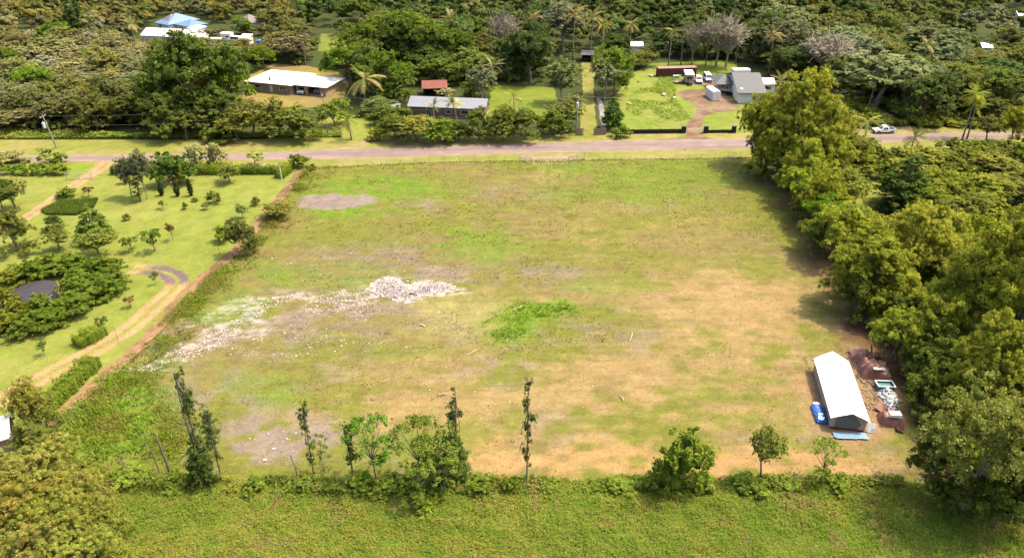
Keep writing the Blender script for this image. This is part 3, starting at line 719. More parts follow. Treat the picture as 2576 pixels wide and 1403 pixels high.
def make_variant(kind, i):
    if kind == 'giant': return make_giant(i)
    r = np.random.default_rng(100 * (sorted(LEAF).index(kind) + 1) + i)
    c1, c2 = LEAF[kind]
    nm = 'crown'
    if kind in ('broad', 'dark', 'olive', 'autumn'):
        W, H = 10, 10
        rows, big = lobes(r, {'broad': 15, 'dark': 13, 'olive': 21, 'autumn': 20}[kind], 8, W, H, .8, *((.13, .24) if kind in ('olive', 'autumn') else (.16, .27)))
        cm = crown_mesh(nm, r, rows, {'olive': 26000, 'autumn': 34000, 'broad': 12000}.get(kind, 13000), {'olive': .115, 'autumn': .09}.get(kind, .175), c1, c2, core=.5, jit=.55, spread=.2, up=.65, solid=big, T={'olive': 560, 'autumn': 900, 'broad': 420}.get(kind, 460), tr={'olive': .40, 'autumn': .28}.get(kind, .46))
        tm = limbs(r, H, 2.6, .22, [big[j][:3] for j in range(7)])
    elif kind == 'umbrella':
        W, H = 14, 10
        rows = []
        for _ in range(46):
            a, q = r.uniform(0, 6.28), math.sqrt(r.random()); zt = 9.3 - 3.2 * q * q - r.choice([0, 0, 1.2, 2.4])
            rows.append((math.cos(a) * q * 5.9, math.sin(a) * q * 5.9, zt, r.uniform(1.2, 2.0), r.uniform(1.2, 2.0), r.uniform(.38, .65)))
        cm = crown_mesh(nm, r, rows, 12000, .19, c1, c2, up=.8, core=.5, T=480, tr=.5)
        tm = limbs(r, H, 4.2, .3, [rows[j][:3] for j in range(8)])
    elif kind in ('ohia', 'scrub', 'fine'):
        W, H = 7, 9
        rows = dome(r, {'ohia': 60, 'scrub': 60, 'fine': 54}[kind], W, H, {'ohia': 1.6}.get(kind, .8), .4, .95, .85, .3)
        cm = crown_mesh(nm, r, rows, {'fine': 8500}.get(kind, 9000), {'fine': .12}.get(kind, .13), c1, c2, core=.45, jit=.65, spread=.25, T=520, tr=.24)
        tm = limbs(r, H, 2.8, .16, [rows[j][:3] for j in range(12)])
    elif kind == 'weeping':
        W, H = 11, 11
        rows = dome(r, 60, W, H, 2.4, .7, 1.4, 1.0, .4)
        cm = crown_mesh(nm, r, rows, 24000, .105, c1, c2, core=.3, jit=.7, spread=.25, T=900, tr=.36, up=.2)
        tm = limbs(r, H, 3.0, .26, [(x[0] * 1.12, x[1] * 1.12, x[2] * 1.05) for x in rows[:14]])
    elif kind == 'wispy':
        W, H = 6, 7
        rows = []
        for _ in range(20):
            a, q = r.uniform(0, 6.28), math.sqrt(r.random()); rows.append((math.cos(a) * q * 2.6, math.sin(a) * q * 2.6, 6.5 - 1.5 * q * q - r.choice([0, 0, 0, 1.3, 2.8]), r.uniform(.4, .75), r.uniform(.4, .75), r.uniform(.15, .3)))
        for z in (1.8, 2.6, 3.4, 1.1): rows.append((r.normal(0, .6), r.normal(0, .6), z, r.uniform(.35, .7), r.uniform(.35, .7), .25))
        cm = crown_mesh(nm, r, rows, 5000, .10, c1, c2, core=0, up=.9, jit=.6, spread=.3, T=230, tr=.27)
        tm = limbs(r, H, 2.6, .08, [x[:3] for x in rows], .2)
    elif kind == 'bare':
        W, H = 8, 11
        rows = dome(r, 30, W, H, 4.5, .7, 1.3, 1.1, .4)
        cm = crown_mesh(nm, r, rows, 2200, .13, c1, c2, core=0, jit=.9, spread=.45)
        mb = limbs(r, H, 3.4, .19, [x[:3] for x in rows])
        for x in rows:
            for _ in range(22):
                e = Vector(x[:3]) + Vector(r.normal(0, 1, 3)) * .9 + Vector((x[0] * .12, x[1] * .12, r.uniform(0, 1.2)))
                mb.tube([x[:3], e], [.045, .02], 3, False)
        tm = mb
    elif kind == 'cone':
        W, H = 7, 12
        rows = []
        for z in np.linspace(1.4, 11.2, 13):
            rr = 3.3 * (1 - (z / 12.4) ** 1.35) + .25
            for _ in range(max(2, int(rr * 3))):
                a = r.uniform(0, 6.28); s = r.uniform(.6, 1.0) * (.45 + rr * .25)
                rows.append((math.cos(a) * rr * .66, math.sin(a) * rr * .66, z + r.normal(0, .25), s, s, s * .65))
        cm = crown_mesh(nm, r, rows, 9000, .17, c1, c2, core=.5, spread=.2, T=420, tr=.4)
        tm = limbs(r, H, 9, .2, [rows[-1][:3]], .08)
    elif kind == 'column':
        W, H = 2.4, 10
        rows = []; z = 2.2
        while z < 9.8:
            if r.random() < .8:
                s = r.uniform(.2, .55)
                rows.append((r.normal(0, .42), r.normal(0, .42), z, s, s, s * r.uniform(.7, 1.2)))
            z += r.uniform(.14, .42)
        cm = crown_mesh(nm, r, rows, 2600, .105, c1, c2, core=.4, spread=.4, jit=.8)
        tm = limbs(r, H, 9.3, .12, [rows[j][:3] for j in range(0, len(rows), 3)], .25)
    elif kind in ('bush', 'pale'):
        W, H = 3, 2.6
        rows, big = lobes(r, 9, 6, W, H, .1, .17, .27, .9)
        cm = crown_mesh(nm, r, rows, 2600, .105 if kind == 'bush' else .12, c1, c2, low=-.3, spread=.2, core=.66, solid=big, T=130, tr=.2)
        tm = limbs(r, H, .7, .08, [x[:3] for x in rows[:5]], .05)
    elif kind == 'red':
        W, H = 2.4, 3.4
        rows = dome(r, 12, W, H, .8, .3, .6, .9, .3)
        cm = crown_mesh(nm, r, rows, 700, .13, c1, c2, core=.4, spread=.3)
        tm = limbs(r, H, 1.2, .06, [x[:3] for x in rows[:6]], .06)
    elif kind == 'tiny':
        W, H = 2.4, 3.2
        rows = dome(r, 11, W, H, 1.0, .3, .6, .8, .3)
        cm = crown_mesh(nm, r, rows, 650, .13, c1, c2, core=.45, spread=.28)
        tm = limbs(r, H, 1.2, .06, [x[:3] for x in rows[:6]], .06)
    to = tm.build('trunk', M['grey_bark'] if kind in ('bare', 'ohia', 'weeping') else M['bark'])
    tmesh = to.data; bpy.data.objects.remove(to)
    # measure, so that a tree can be set to the width and height the photograph shows
    co = np.empty(len(cm.vertices) * 3, np.float32); cm.vertices.foreach_get('co', co); co = co.reshape(-1, 3)
    return cm, tmesh, float(np.percentile(np.abs(co[:, :2]), 97) * 2), float(np.percentile(co[:, 2], 99.3))
def make_giant(i):
    r = np.random.default_rng(4000 + i)
    rows, big = lobes(r, 46, 11, 18, 20, 1.2, .085, .15, .85)
    cm = crown_mesh('crown', r, rows, 52000, .155, LEAF['olive'][0], LEAF['olive'][1], core=.5, jit=.55, spread=.18, up=.8, solid=big, T=1500, tr=.50)
    to = limbs(r, 20, 4.2, .42, [big[j][:3] for j in range(14)], .4).build('trunk', M['bark']); tmesh = to.data; bpy.data.objects.remove(to)
    return cm, tmesh, 17.2, 19.6
VAR, PICK = {}, {}
NV = {'wispy': 3, 'broad': 4, 'dark': 3, 'olive': 4, 'umbrella': 3, 'ohia': 4, 'scrub': 4, 'weeping': 2, 'bare': 3, 'column': 4, 'bush': 3, 'autumn': 3}
TREE_N = 0
def tree(kind, pt, h, w, label, cat='tree', group=None, name=None, tint=(1, 1, 1), rz=None, lean=0.0):
    global TREE_N
    TREE_N += 1
    i = PICK.get(kind, 0) % NV.get(kind, 2); PICK[kind] = PICK.get(kind, 0) + 1
    if (kind, i) not in VAR: VAR[kind, i] = make_variant(kind, i)
    cm, tm, W, H = VAR[kind, i]
    o = thing(name or ('tree' if cat == 'tree' else cat.split()[-1]), label, cat, (pt.x, pt.y, 0), random.uniform(0, 6.28) if rz is None else rz, group)
    o.scale = (w / W, w / W, h / H)
    if lean: o.rotation_euler = (random.uniform(-lean, lean), random.uniform(-lean, lean), o.rotation_euler.z)
    c = link('crown', cm, o); j = random.uniform(.88, 1.12)
    c.color = (tint[0] * j * random.uniform(.95, 1.05), tint[1] * j, tint[2] * j * random.uniform(.9, 1.1), 1)
    link('trunk' if cat == 'tree' else 'stem', tm, o)
    return o
def tb(kind, u, vb, vt, wpx, label, cat='tree', **kw):
    """Tree whose foot the photograph shows at (u, vb), its top on row vt and its crown wpx wide."""
    p = P(u, vb); h = max(.4, height_at(p, vt)); return tree(kind, p, h, wpx * mpp(p, h / 2), label, cat, **kw)
def tt(kind, u, vt, h, wpx, label, cat='tree', **kw):
    """Tree whose foot is hidden: its top shows at (u, vt) and it is about h metres tall."""
    p = P(u, vt, h); return tree(kind, Vector((p.x, p.y, 0)), h, wpx * mpp(p, h / 2), label, cat, **kw)

# ---- palms
def frond_rows(mb_v, mb_f, mb_c, r, base, az, el, L, droop, col, wid):
    pts = []
    d = Vector((math.cos(az) * math.cos(el), math.sin(az) * math.cos(el), math.sin(el))); p = Vector(base)
    n = 7
    for i in range(n + 1):
        pts.append(p.copy()); p = p + d * (L / n); d = (d + Vector((0, 0, -droop / n))).normalized()
    side = Vector((-math.sin(az), math.cos(az), 0))
    c = np.array(col) * r.uniform(.7, 1.3)
    for i in range(n):
        a, b = pts[i], pts[i + 1]
        w0 = wid * math.sin(math.pi * (i + .4) / (n + .8)) + .05
        for sgn in (-1, 1):
            for q in (0, .5):
                s0 = a.lerp(b, q); s1 = a.lerp(b, q + .42)
                e = s1 + side * sgn * w0 * r.uniform(.85, 1.1) + (b - a) * .6 + Vector((0, 0, -.35 * w0))
                o = len(mb_v); mb_v += [tuple(s0), tuple(s1), tuple(e)]; mb_f.append((o, o + 1, o + 2)); mb_c += [c] * 3
def palm(pt, h, fl, label, n=17, col=(.12, .145, .03), col2=(.30, .24, .08), yel=.25, seed=0, trunk=.16, name='palm_tree', cat='palm', lean=.5, wid=.55, el=(-.35, 1.25)):
    r = np.random.default_rng(900 + seed)
    o = thing(name, label, cat, (pt.x, pt.y, 0))
    lx, ly = r.normal(0, lean, 2); top = Vector((lx, ly, h))
    MB().tube([(0, 0, -.2), (lx * .15, ly * .15, h * .4), (lx * .55, ly * .55, h * .75), top], [trunk * 1.4, trunk, trunk * .9, trunk * .8], 8).build('trunk', M['grey_bark'], o, True)
    V, F, C = [], [], []
    for i in range(n):
        e = r.uniform(*el); y = r.random() < yel or e < 0
        frond_rows(V, F, C, r, top, i * 2.4 + r.normal(0, .2), e, fl * r.uniform(.8, 1.1), 1.0 + .5 * (e < .3), col2 if y else col, wid)
    me = np_mesh('crown', np.array(V), np.array(F), np.array(C), M['leaf']); link('crown', me, o)
    return o

# ---- hedges
def hedge(px, w, h, label, col, col2, seed, dens=60, ls=.13, group=None):
    r = np.random.default_rng(seed)
    line = [P(*q) for q in px]; V, C, F = [], [], []
    for a, b in zip(line[:-1], line[1:]):
        L = (b - a).length; d = (b - a) / L; nn = Vector((-d.y, d.x, 0)); m = int(L * (w + 2 * h) * dens)
        s = r.uniform(-.02, 1.02, m) * L; f = r.uniform(-(w / 2 + h), w / 2 + h, m)
        off = np.clip(f, -w / 2, w / 2); z = np.where(np.abs(f) <= w / 2, h, h - (np.abs(f) - w / 2))
        lump = .16 * np.sin(s * 2.1 + seed) + .12 * np.sin(s * 4.7) + r.normal(0, .07, m)
        z = np.clip(z * (1 + lump * .8), .05, None); off = off * (1 + lump)
        p = np.stack([a.x + d.x * s + nn.x * off, a.y + d.y * s + nn.y * off, z], 1)
        nr = np.where((np.abs(f) <= w / 2)[:, None], np.array((0, 0, 1.0)), np.sign(f)[:, None] * np.array((nn.x, nn.y, .3)))
        nr = unit(nr + r.normal(0, .5, (m, 3))); t = unit(np.cross(nr, r.normal(0, 1, (m, 3)))); bb = np.cross(nr, t); q = ls * r.uniform(.6, 1.3, (m, 1))
        o = sum(len(x) for x in V)
        V.append(np.stack([p - t * q, p + bb * q * .6, p + t * q, p - bb * q * .6], 1).reshape(-1, 3)); F.append(np.arange(4 * m).reshape(m, 4) + o)
        mixw = sstep(.4, .6, fbm(s * .12, z * .4 + seed, 2))[:, None]
        C.append(np.repeat((np.array(col) * (1 - mixw) + np.array(col2) * mixw) * r.uniform(.7, 1.3, (m, 1)), 4, 0))
        # solid inside of twigs and leaves
        o = sum(len(x) for x in V); k = .78
        cv = [a + nn * w / 2 * k, a - nn * w / 2 * k, b - nn * w / 2 * k, b + nn * w / 2 * k]
        V.append(np.array([(c.x, c.y, 0) for c in cv] + [(c.x, c.y, h * k) for c in cv])); C.append(np.tile(np.array(col) * .9, (8, 1)))
        F.append(np.array([(4, 5, 6, 7), (0, 1, 5, 4), (1, 2, 6, 5), (2, 3, 7, 6), (3, 0, 4, 7)]) + o)
    return tag(link('hedge', np_mesh('hedge', np.concatenate(V), np.concatenate(F), np.concatenate(C), M['leaf'])), label, 'hedge', group)

# ------------------------------------------------------------------ garden on the left
hedge([(285, 437), (450, 437)], 1.6, 1.7, 'clipped green hedge beside the road, its part behind the slim twin trunked tree', (.07, .11, .015), (.14, .17, .02), 31)
hedge([(500, 437), (600, 436)], 1.9, 1.8, 'yellow green hedge between the umbrella shaped dark tree and the grey green round bush', (.16, .20, .018), (.12, .17, .018), 32)
hedge([(608, 437), (700, 436)], 1.5, 1.6, 'straight dark clipped hedge that runs up to the white post', (.085, .12, .016), (.12, .16, .02), 33)
hedge([(703, 449), (727, 430)], 2.0, 2.0, 'short block of bright hedge with a white post in front of it', (.15, .20, .018), (.10, .15, .015), 34)
hedge([(196, 873), (262, 838)], 2.3, 1.5, 'short thick light green hedge on the lawn inside the bend of the drive', (.135, .185, .02), (.16, .20, .025), 35, 110, .1)
hedge([(240, 918), (190, 965), (145, 1010), (88, 1060)], 2.3, 1.7, 'long clipped hedge running down between the drive and the reddish bank', (.115, .160, .018), (.14, .18, .022), 36, 110, .1)
for u, w, lb in ((18, 30, 'leftmost round bush of the row below the road at the left edge'), (53, 34, 'second round bush from the left edge in the row below the road'), (86, 36, 'middle round bush of the row below the road at the left'),
                 (121, 36, 'fourth round bush from the left edge in the row below the road'), (155, 38, 'round bush at the garden gate end of the row below the road')):
    tb('bush', u, 438, 412, w, lb, 'bush', group='row of round bushes below the road', tint=(1.25, 1.3, 1.1))
B = lambda kind, u, vb, vt, w, label, cat='shrub', **kw: tb(kind, u, vb, vt, w, label, cat, **kw)
B('pale', 42, 408, 384, 60, 'pale ragged shrub on the near road edge at far left', tint=(.8, .8, .7))
B('pale', 8, 408, 385, 40, 'grey green shrub cut by the left edge beside the road')
B('pale', 128, 410, 374, 48, 'tall pale yellow green shrub standing against the road', tint=(.85, .9, .7))
B('bush', 155, 410, 384, 30, 'bright green shrub hugging the tall pale one on the road edge', tint=(1.3, 1.4, 1))
tb('pale', 497, 416, 362, 56, 'pale cream leaved small tree leaning over the road', tint=(1.05, 1.0, 1.0))
tb('pale', 546, 415, 360, 46, 'pale cream leaved vase shaped small tree beside the road', tint=(1.05, 1.02, 1.0))
tb('tiny', 642, 417, 384, 44, 'small round light green tree alone on the road side grass strip', tint=(1.6, 1.6, 1.2))
B('bush', 752, 420, 388, 50, 'dark layered bush on a low mound at the garden corner', tint=(.9, .95, .9))
# the twin slim trees and the dark clump beyond them
tb('ohia', 332, 496, 395, 44, 'slim tree with thin grey crown, its trunk leaning, left of a group of three', tint=(.7, .72, .75))
tb('column', 354, 507, 440, 34, 'short ivy clad trunk in the middle of the group of three', tint=(1.1, 1.1, 1))
tb('ohia', 371, 500, 378, 46, 'tallest slim tree with open grey crown, right of the group of three', tint=(.75, .76, .8))
tb('bush', 316, 462, 425, 22, 'thin reddish shrub with sparse branches at the hedge end', 'shrub', tint=(1.8, .7, .8))
tb('bush', 437, 462, 384, 90, 'dark dense round tree standing in front of the clipped hedge', tint=(.55, .68, .75))
tb('bush', 470, 462, 408, 50, 'smaller dark tree touching the right side of the dense round one', tint=(.6, .72, .75))
B('fine', 578, 458, 414, 52, 'grey green rounded bush in front of the dark hedge', 'bush', tint=(.85, .85, .8))
for u, vb, vt, lb in ((408, 492, 456, 'leftmost of three narrow dark cypresses on the lawn'), (448, 494, 459, 'middle one of three narrow dark cypresses on the lawn'), (482, 493, 449, 'rightmost and tallest of three narrow dark cypresses on the lawn')):
    p = P(u, vb); h = height_at(p, vt); r = np.random.default_rng(int(u))
    o = thing('cypress', lb, 'cypress', (p.x, p.y, 0), 0, 'narrow cypresses on the lawn')
    rows = [(r.normal(0, .04), r.normal(0, .04), z, .46 * math.sin(math.pi * (z / h) ** .75) + .12, .46 * math.sin(math.pi * (z / h) ** .75) + .12, .45) for z in np.linspace(.35, h - .3, 11)]
    link('crown', crown_mesh('crown', r, rows, 1600, .09, (.026, .040, .011), None, core=.8, spread=.06, T=400, tr=.1), o)
    MB().tube([(0, 0, -.2), (0, 0, .8)], [.1, .07], 6).build('trunk', M['bark'], o)
B('bush', 167, 497, 473, 44, 'dense clipped dome of bush beside the upper drive', 'bush', tint=(1.1, 1.2, 1))
B('red', 224, 495, 471, 26, 'brownish ball topped shrub right of the dense dome', tint=(.9, .9, 1))
tb('fine', 40, 526, 447, 70, 'grey green tree at the left edge above the drive', tint=(.8, .85, .85))
tb('dark', 8, 530, 455, 70, 'dark tree cut off by the left edge above the drive', tint=(1.2, 1.2, 1.1))
tb('broad', 48, 632, 532, 96, 'large round leaved tree at left whose trunk stands in a patch of shade', tint=(.95, .95, 1.0))
B('dark', 138, 578, 545, 46, 'small dark shrub above the airy pale tree')
tb('fine', 152, 628, 567, 58, 'airy thin crowned tree left of the two stacked green ones', tint=(1.05, 1.05, .95))
tb('cone', 244, 605, 524, 82, 'bright green pointed tree on the lawn right of the long grass island', tint=(1.15, 1.25, 1.0))
tb('fine', 250, 645, 577, 80, 'looser green tree just in front of the pointed one', tint=(.9, 1.05, .9))
B('bush', 320, 554, 537, 18, 'tiny dark shrub alone in the open lawn right of the pointed tree')
tb('tiny', 332, 630, 594, 46, 'flat topped little olive tree on the lawn', tint=(1.2, 1.1, 1.1))
tb('tiny', 391, 632, 577, 42, 'small lopsided tree on the lawn with pale stem', tint=(.9, 1.0, .9))
B('red', 436, 606, 564, 26, 'little brown leaved tree on the lawn')
B('tiny', 412, 526, 506, 22, 'small sapling below the leftmost narrow cypress', tint=(1, 1.05, .9))
B('bush', 467, 526, 508, 14, 'tiny pointed shrub below the middle narrow cypress')
B('tiny', 516, 528, 514, 18, 'low sprig of shrub on the lawn below the rightmost cypress')
B('bush', 491, 507, 497, 16, 'low tuft of leaves at the foot of the rightmost cypress')
B('bush', 540, 511, 482, 34, 'bushy dark shrub right of the three cypresses', tint=(.9, .95, .9))
B('fine', 612, 550, 512, 30, 'bluish two tiered shrub near the reddish bank', tint=(1.0, 1.15, 1.6))
B('bush', 645, 516, 495, 22, 'small shrub highest along the reddish bank')
B('bush', 562, 607, 566, 40, 'yellow green bush beside the dark tree on the bank', 'bush', tint=(1.6, 1.55, 1.2))
tb('broad', 622, 642, 556, 78, 'dark tree on the reddish bank between garden and field', tint=(.85, .82, .9))
B('fine', 700, 548, 508, 70, 'grey green straggling bush on the bank above the gravel pad', 'bush', tint=(1.1, 1.05, .9))
tb('tiny', 393, 718, 684, 22, 'thin sapling inside the bend of the drive', tint=(1.1, 1.2, 1))
B('red', 329, 773, 747, 26, 'dry brown shrub on the lawn inside the drive', tint=(1.1, 1.05, 1.2))
tb('tiny', 263, 828, 797, 26, 'small dark topped tree at the end of the short thick hedge', tint=(.75, .85, .8))
B('tiny', 113, 895, 862, 28, 'small shrub alone on the lower lawn at left', tint=(1.1, 1.2, 1))
B('bush', 785, 430, 412, 22, 'low tuft of scrub at the fence corner of the field')
# ring of bushes round the tank
ring = [(10, 705, 60), (48, 690, 66), (92, 678, 70), (142, 664, 84), (186, 660, 80), (232, 668, 84), (272, 672, 76), (288, 700, 66), (262, 718, 74), (228, 735, 80), (190, 762, 76), (205, 716, 72), (150, 783, 70), (122, 800, 76), (76, 812, 78), (36, 806, 76), (4, 800, 70), (10, 750, 60), (60, 778, 60), (110, 770, 54)]
ring_lb = ['left end of the upper arc', 'second from the left in the upper arc', 'upper left, straight behind the tank', 'behind the right half of the tank', 'highest one, top of the ring', 'right of the highest one', 'top right corner of the ring',
           'rightmost of the ring', 'just below the rightmost', 'right flank, halfway down', 'right flank, lower part', 'inner side right of the tank', 'lower right beside the tank', 'lowest but one on the right', 'lowest, in front of the tank', 'front row left of the lowest one',
           'front row at the left edge', 'left of the tank at the picture edge', 'low one touching the tank front', 'low one between tank and lower right']
for (u, vc, w), lb in zip(ring, ring_lb):
    p = P(u, vc + 24); h = random.uniform(2.7, 3.6) if vc < 790 else 2.8
    tree('bush', p, h, w * 1.12 * mpp(p, 1), 'dense bush in the tank ring, ' + lb, 'bush', 'ring of bushes round the black tank', tint=(.74, .82, .72) if u > 60 else (1.0, .88, .75))
# bottom left corner trees
for k, u, vt, h, w, lb, tn in (('autumn', 40, 962, 7.5, 100, 'brownish green tree above the white roof corner at lower left', (.95, .95, 1)), ('autumn', 80, 985, 6, 80, 'brown tinged tree beside the end of the long hedge', (.9, 1, 1)), ('broad', 60, 1062, 5, 90, 'dark green tree below the white roof corner', (1, 1, 1)),
                           ('broad', 120, 1080, 4, 70, 'low dark tree at the foot of the reddish bank', (1.1, 1.1, 1)), ('autumn', 60, 1128, 9, 190, 'big brownish tree at left edge, upper one of the corner wood', (1, 1, 1)), ('autumn', 175, 1200, 7.5, 150, 'brown and green tree sticking farthest right in the corner wood', (.95, 1, 1)),
                           ('autumn', 30, 1215, 9, 190, 'orange flecked tree at left edge, middle of the corner wood', (1.1, 1.0, 1)), ('autumn', 120, 1262, 8, 180, 'olive tree in the centre of the corner wood', (.95, 1.05, 1)), ('autumn', 250, 1275, 5.5, 110, 'low olive tree on the meadow side of the corner wood', (1, 1.05, 1)),
                           ('autumn', 40, 1330, 8, 190, 'brownish tree at the bottom left corner of the picture', (1.0, .95, 1)), ('autumn', 170, 1350, 7, 170, 'olive tree at the bottom edge of the corner wood', (.95, 1.02, 1)), ('autumn', 285, 1368, 4.5, 90, 'lowest rightmost bush like tree of the corner wood', (1, 1.1, 1)),
                           ('bush', 130, 1150, 3, 90, 'dark thicket bush between the bank and the corner wood', (.9, .85, .9)), ('bush', 210, 1165, 2.5, 90, 'low thicket bush at the upper end of the weeds', (.9, .85, .9))):
    tt(k, u, vt, h, w, lb, tint=tn)

# ------------------------------------------------------------------ line of trees along the near side of the field
tb('column', 556, 1196, 1020, 34, 'thin ivy wrapped tree right of the two tall trunks', tint=(1, 1, 1))
tb('column', 527, 1215, 925, 46, 'tallest thin tree clad in dark ivy at the near edge of the field', tint=(.85, .9, .85))
tb('column', 548, 1150, 1030, 40, 'ivy column beside the tallest thin tree', tint=(.95, 1.0, .9))
tb('cone', 515, 1222, 1110, 62, 'dark bushy undergrowth tree round the foot of the tallest thin tree', tint=(.75, .75, .8))
def bare_pole(u, vb, vt, label, rad=.11, twigs=8, seed=1):
    p = P(u, vb); h = height_at(p, vt); r = np.random.default_rng(seed)
    o = thing('bare_tree', label, 'tree', (p.x, p.y, 0))
    MB().tube([(0, 0, -.2), (-.05, 0, h * .4), (-.22, .05, h * .75), (-.34, .1, h)], [rad * 1.2, rad, rad * .8, rad * .55], 7).build('trunk', M['bark'], o)
    mb = MB()
    for _ in range(twigs):
        z = h * r.uniform(.3, .98); a = r.uniform(0, 6.28); l = r.uniform(.3, .9)
        mb.tube([(-.3 * z / h, 0, z), (-.3 * z / h + math.cos(a) * l, math.sin(a) * l, z + l * .5)], [.035, .012], 4, False)
    mb.build('branch', M['bark'], o)['kind'] = 'stuff'
    return o
bare_pole(430, 1196, 1090, 'leafless dead trunk standing upright in the weeds at lower left', .13, 5, 3)
bare_pole(402, 1190, 1085, 'thin leafless stem left of the dead trunk', .06, 9, 4)
bare_pole(512, 1200, 1030, 'bare leaning stem in front of the tallest ivy tree', .10, 14, 5)
bare_pole(748, 1196, 1143, 'little dry twiggy stem right of the grey earth patch', .05, 10, 6)
bare_pole(322, 1190, 1135, 'faint dry sapling in the weeds left of the dead trunk', .04, 8, 7)
tb('column', 790, 1197, 1010, 26, 'thin sparse tree right of the grey earth patch', tint=(1.2, 1.25, 1.1))
tb('wispy', 815, 1190, 1090, 44, 'faint light green sapling beside the thin sparse tree', tint=(1.2, 1.3, 1.0))
tb('column', 890, 1203, 1062, 44, 'dark narrow tree left of the bright flat topped one', tint=(.85, .9, .8))
tb('wispy', 948, 1215, 1054, 112, 'bright green flat topped tree with pale bare stem', tint=(.75, 1.15, .8))
tb('wispy', 1060, 1215, 1062, 130, 'light green loose tree left of the dark ivy tower', tint=(1.0, 1.05, 1.0))
tb('wispy', 1090, 1245, 1120, 140, 'layered light green tree in front of the dark ivy tower', tint=(.9, 1.0, .9))
tb('fine', 1120, 1240, 1110, 84, 'leafy green tree under the ivy tower, facing the meadow', tint=(.95, 1.1, .9))
tb('column', 1150, 1180, 985, 48, 'tall dark ivy tower with knobbly top in the near tree line', tint=(.85, .9, .85))
tb('cone', 1138, 1205, 1075, 80, 'dark leafy body round the lower half of the ivy tower', tint=(.8, .88, .85))
tb('column', 1325, 1222, 955, 34, 'solitary thin tall tree at the middle of the near tree line', tint=(.9, .95, .95))
tb('bush', 1705, 1228, 1090, 134, 'round bushy green tree right of centre at the near edge of the field', tint=(.95, 1.0, .85))
tb('fine', 1912, 1210, 1066, 76, 'upright light green tree, second from the right in the near tree line', tint=(1.05, 1.15, .9))
tb('wispy', 2062, 1215, 1115, 80, 'small loose tree nearest the white shed in the near tree line', tint=(1.2, 1.25, 1.0))
r_ = random.Random(5)
for i, (u, v, w, lb) in enumerate(((640, 1222, 60, 'below the grey earth patch'), (770, 1218, 50, 'at the foot of the thin sparse tree'), (905, 1222, 76, 'under the dark narrow tree'), (985, 1226, 86, 'under the bright flat topped tree'), (1210, 1222, 70, 'right of the ivy tower foot'),
                               (1285, 1224, 50, 'left of the solitary thin tree'), (1385, 1222, 56, 'right of the solitary thin tree'), (1560, 1222, 70, 'midway to the round bushy tree'), (1650, 1220, 66, 'left of the round bushy tree'), (1770, 1220, 56, 'right of the round bushy tree'), (1880, 1222, 80, 'under the upright light tree'),
                               (1985, 1224, 60, 'left of the small loose tree'), (2110, 1222, 60, 'right of the small loose tree'), (450, 1212, 80, 'right of the dead trunk'), (330, 1205, 80, 'far left under the dry sapling'), (1075, 1262, 84, 'in front of the layered light tree'))):
    p = P(u, v + 10); tree('bush', p, r_.uniform(1.1, 1.9), w * mpp(p), 'low dark scrub bush on the field edge, ' + lb, 'bush', 'scrub along the near field edge', tint=(1.15, 1.2, 1.1))

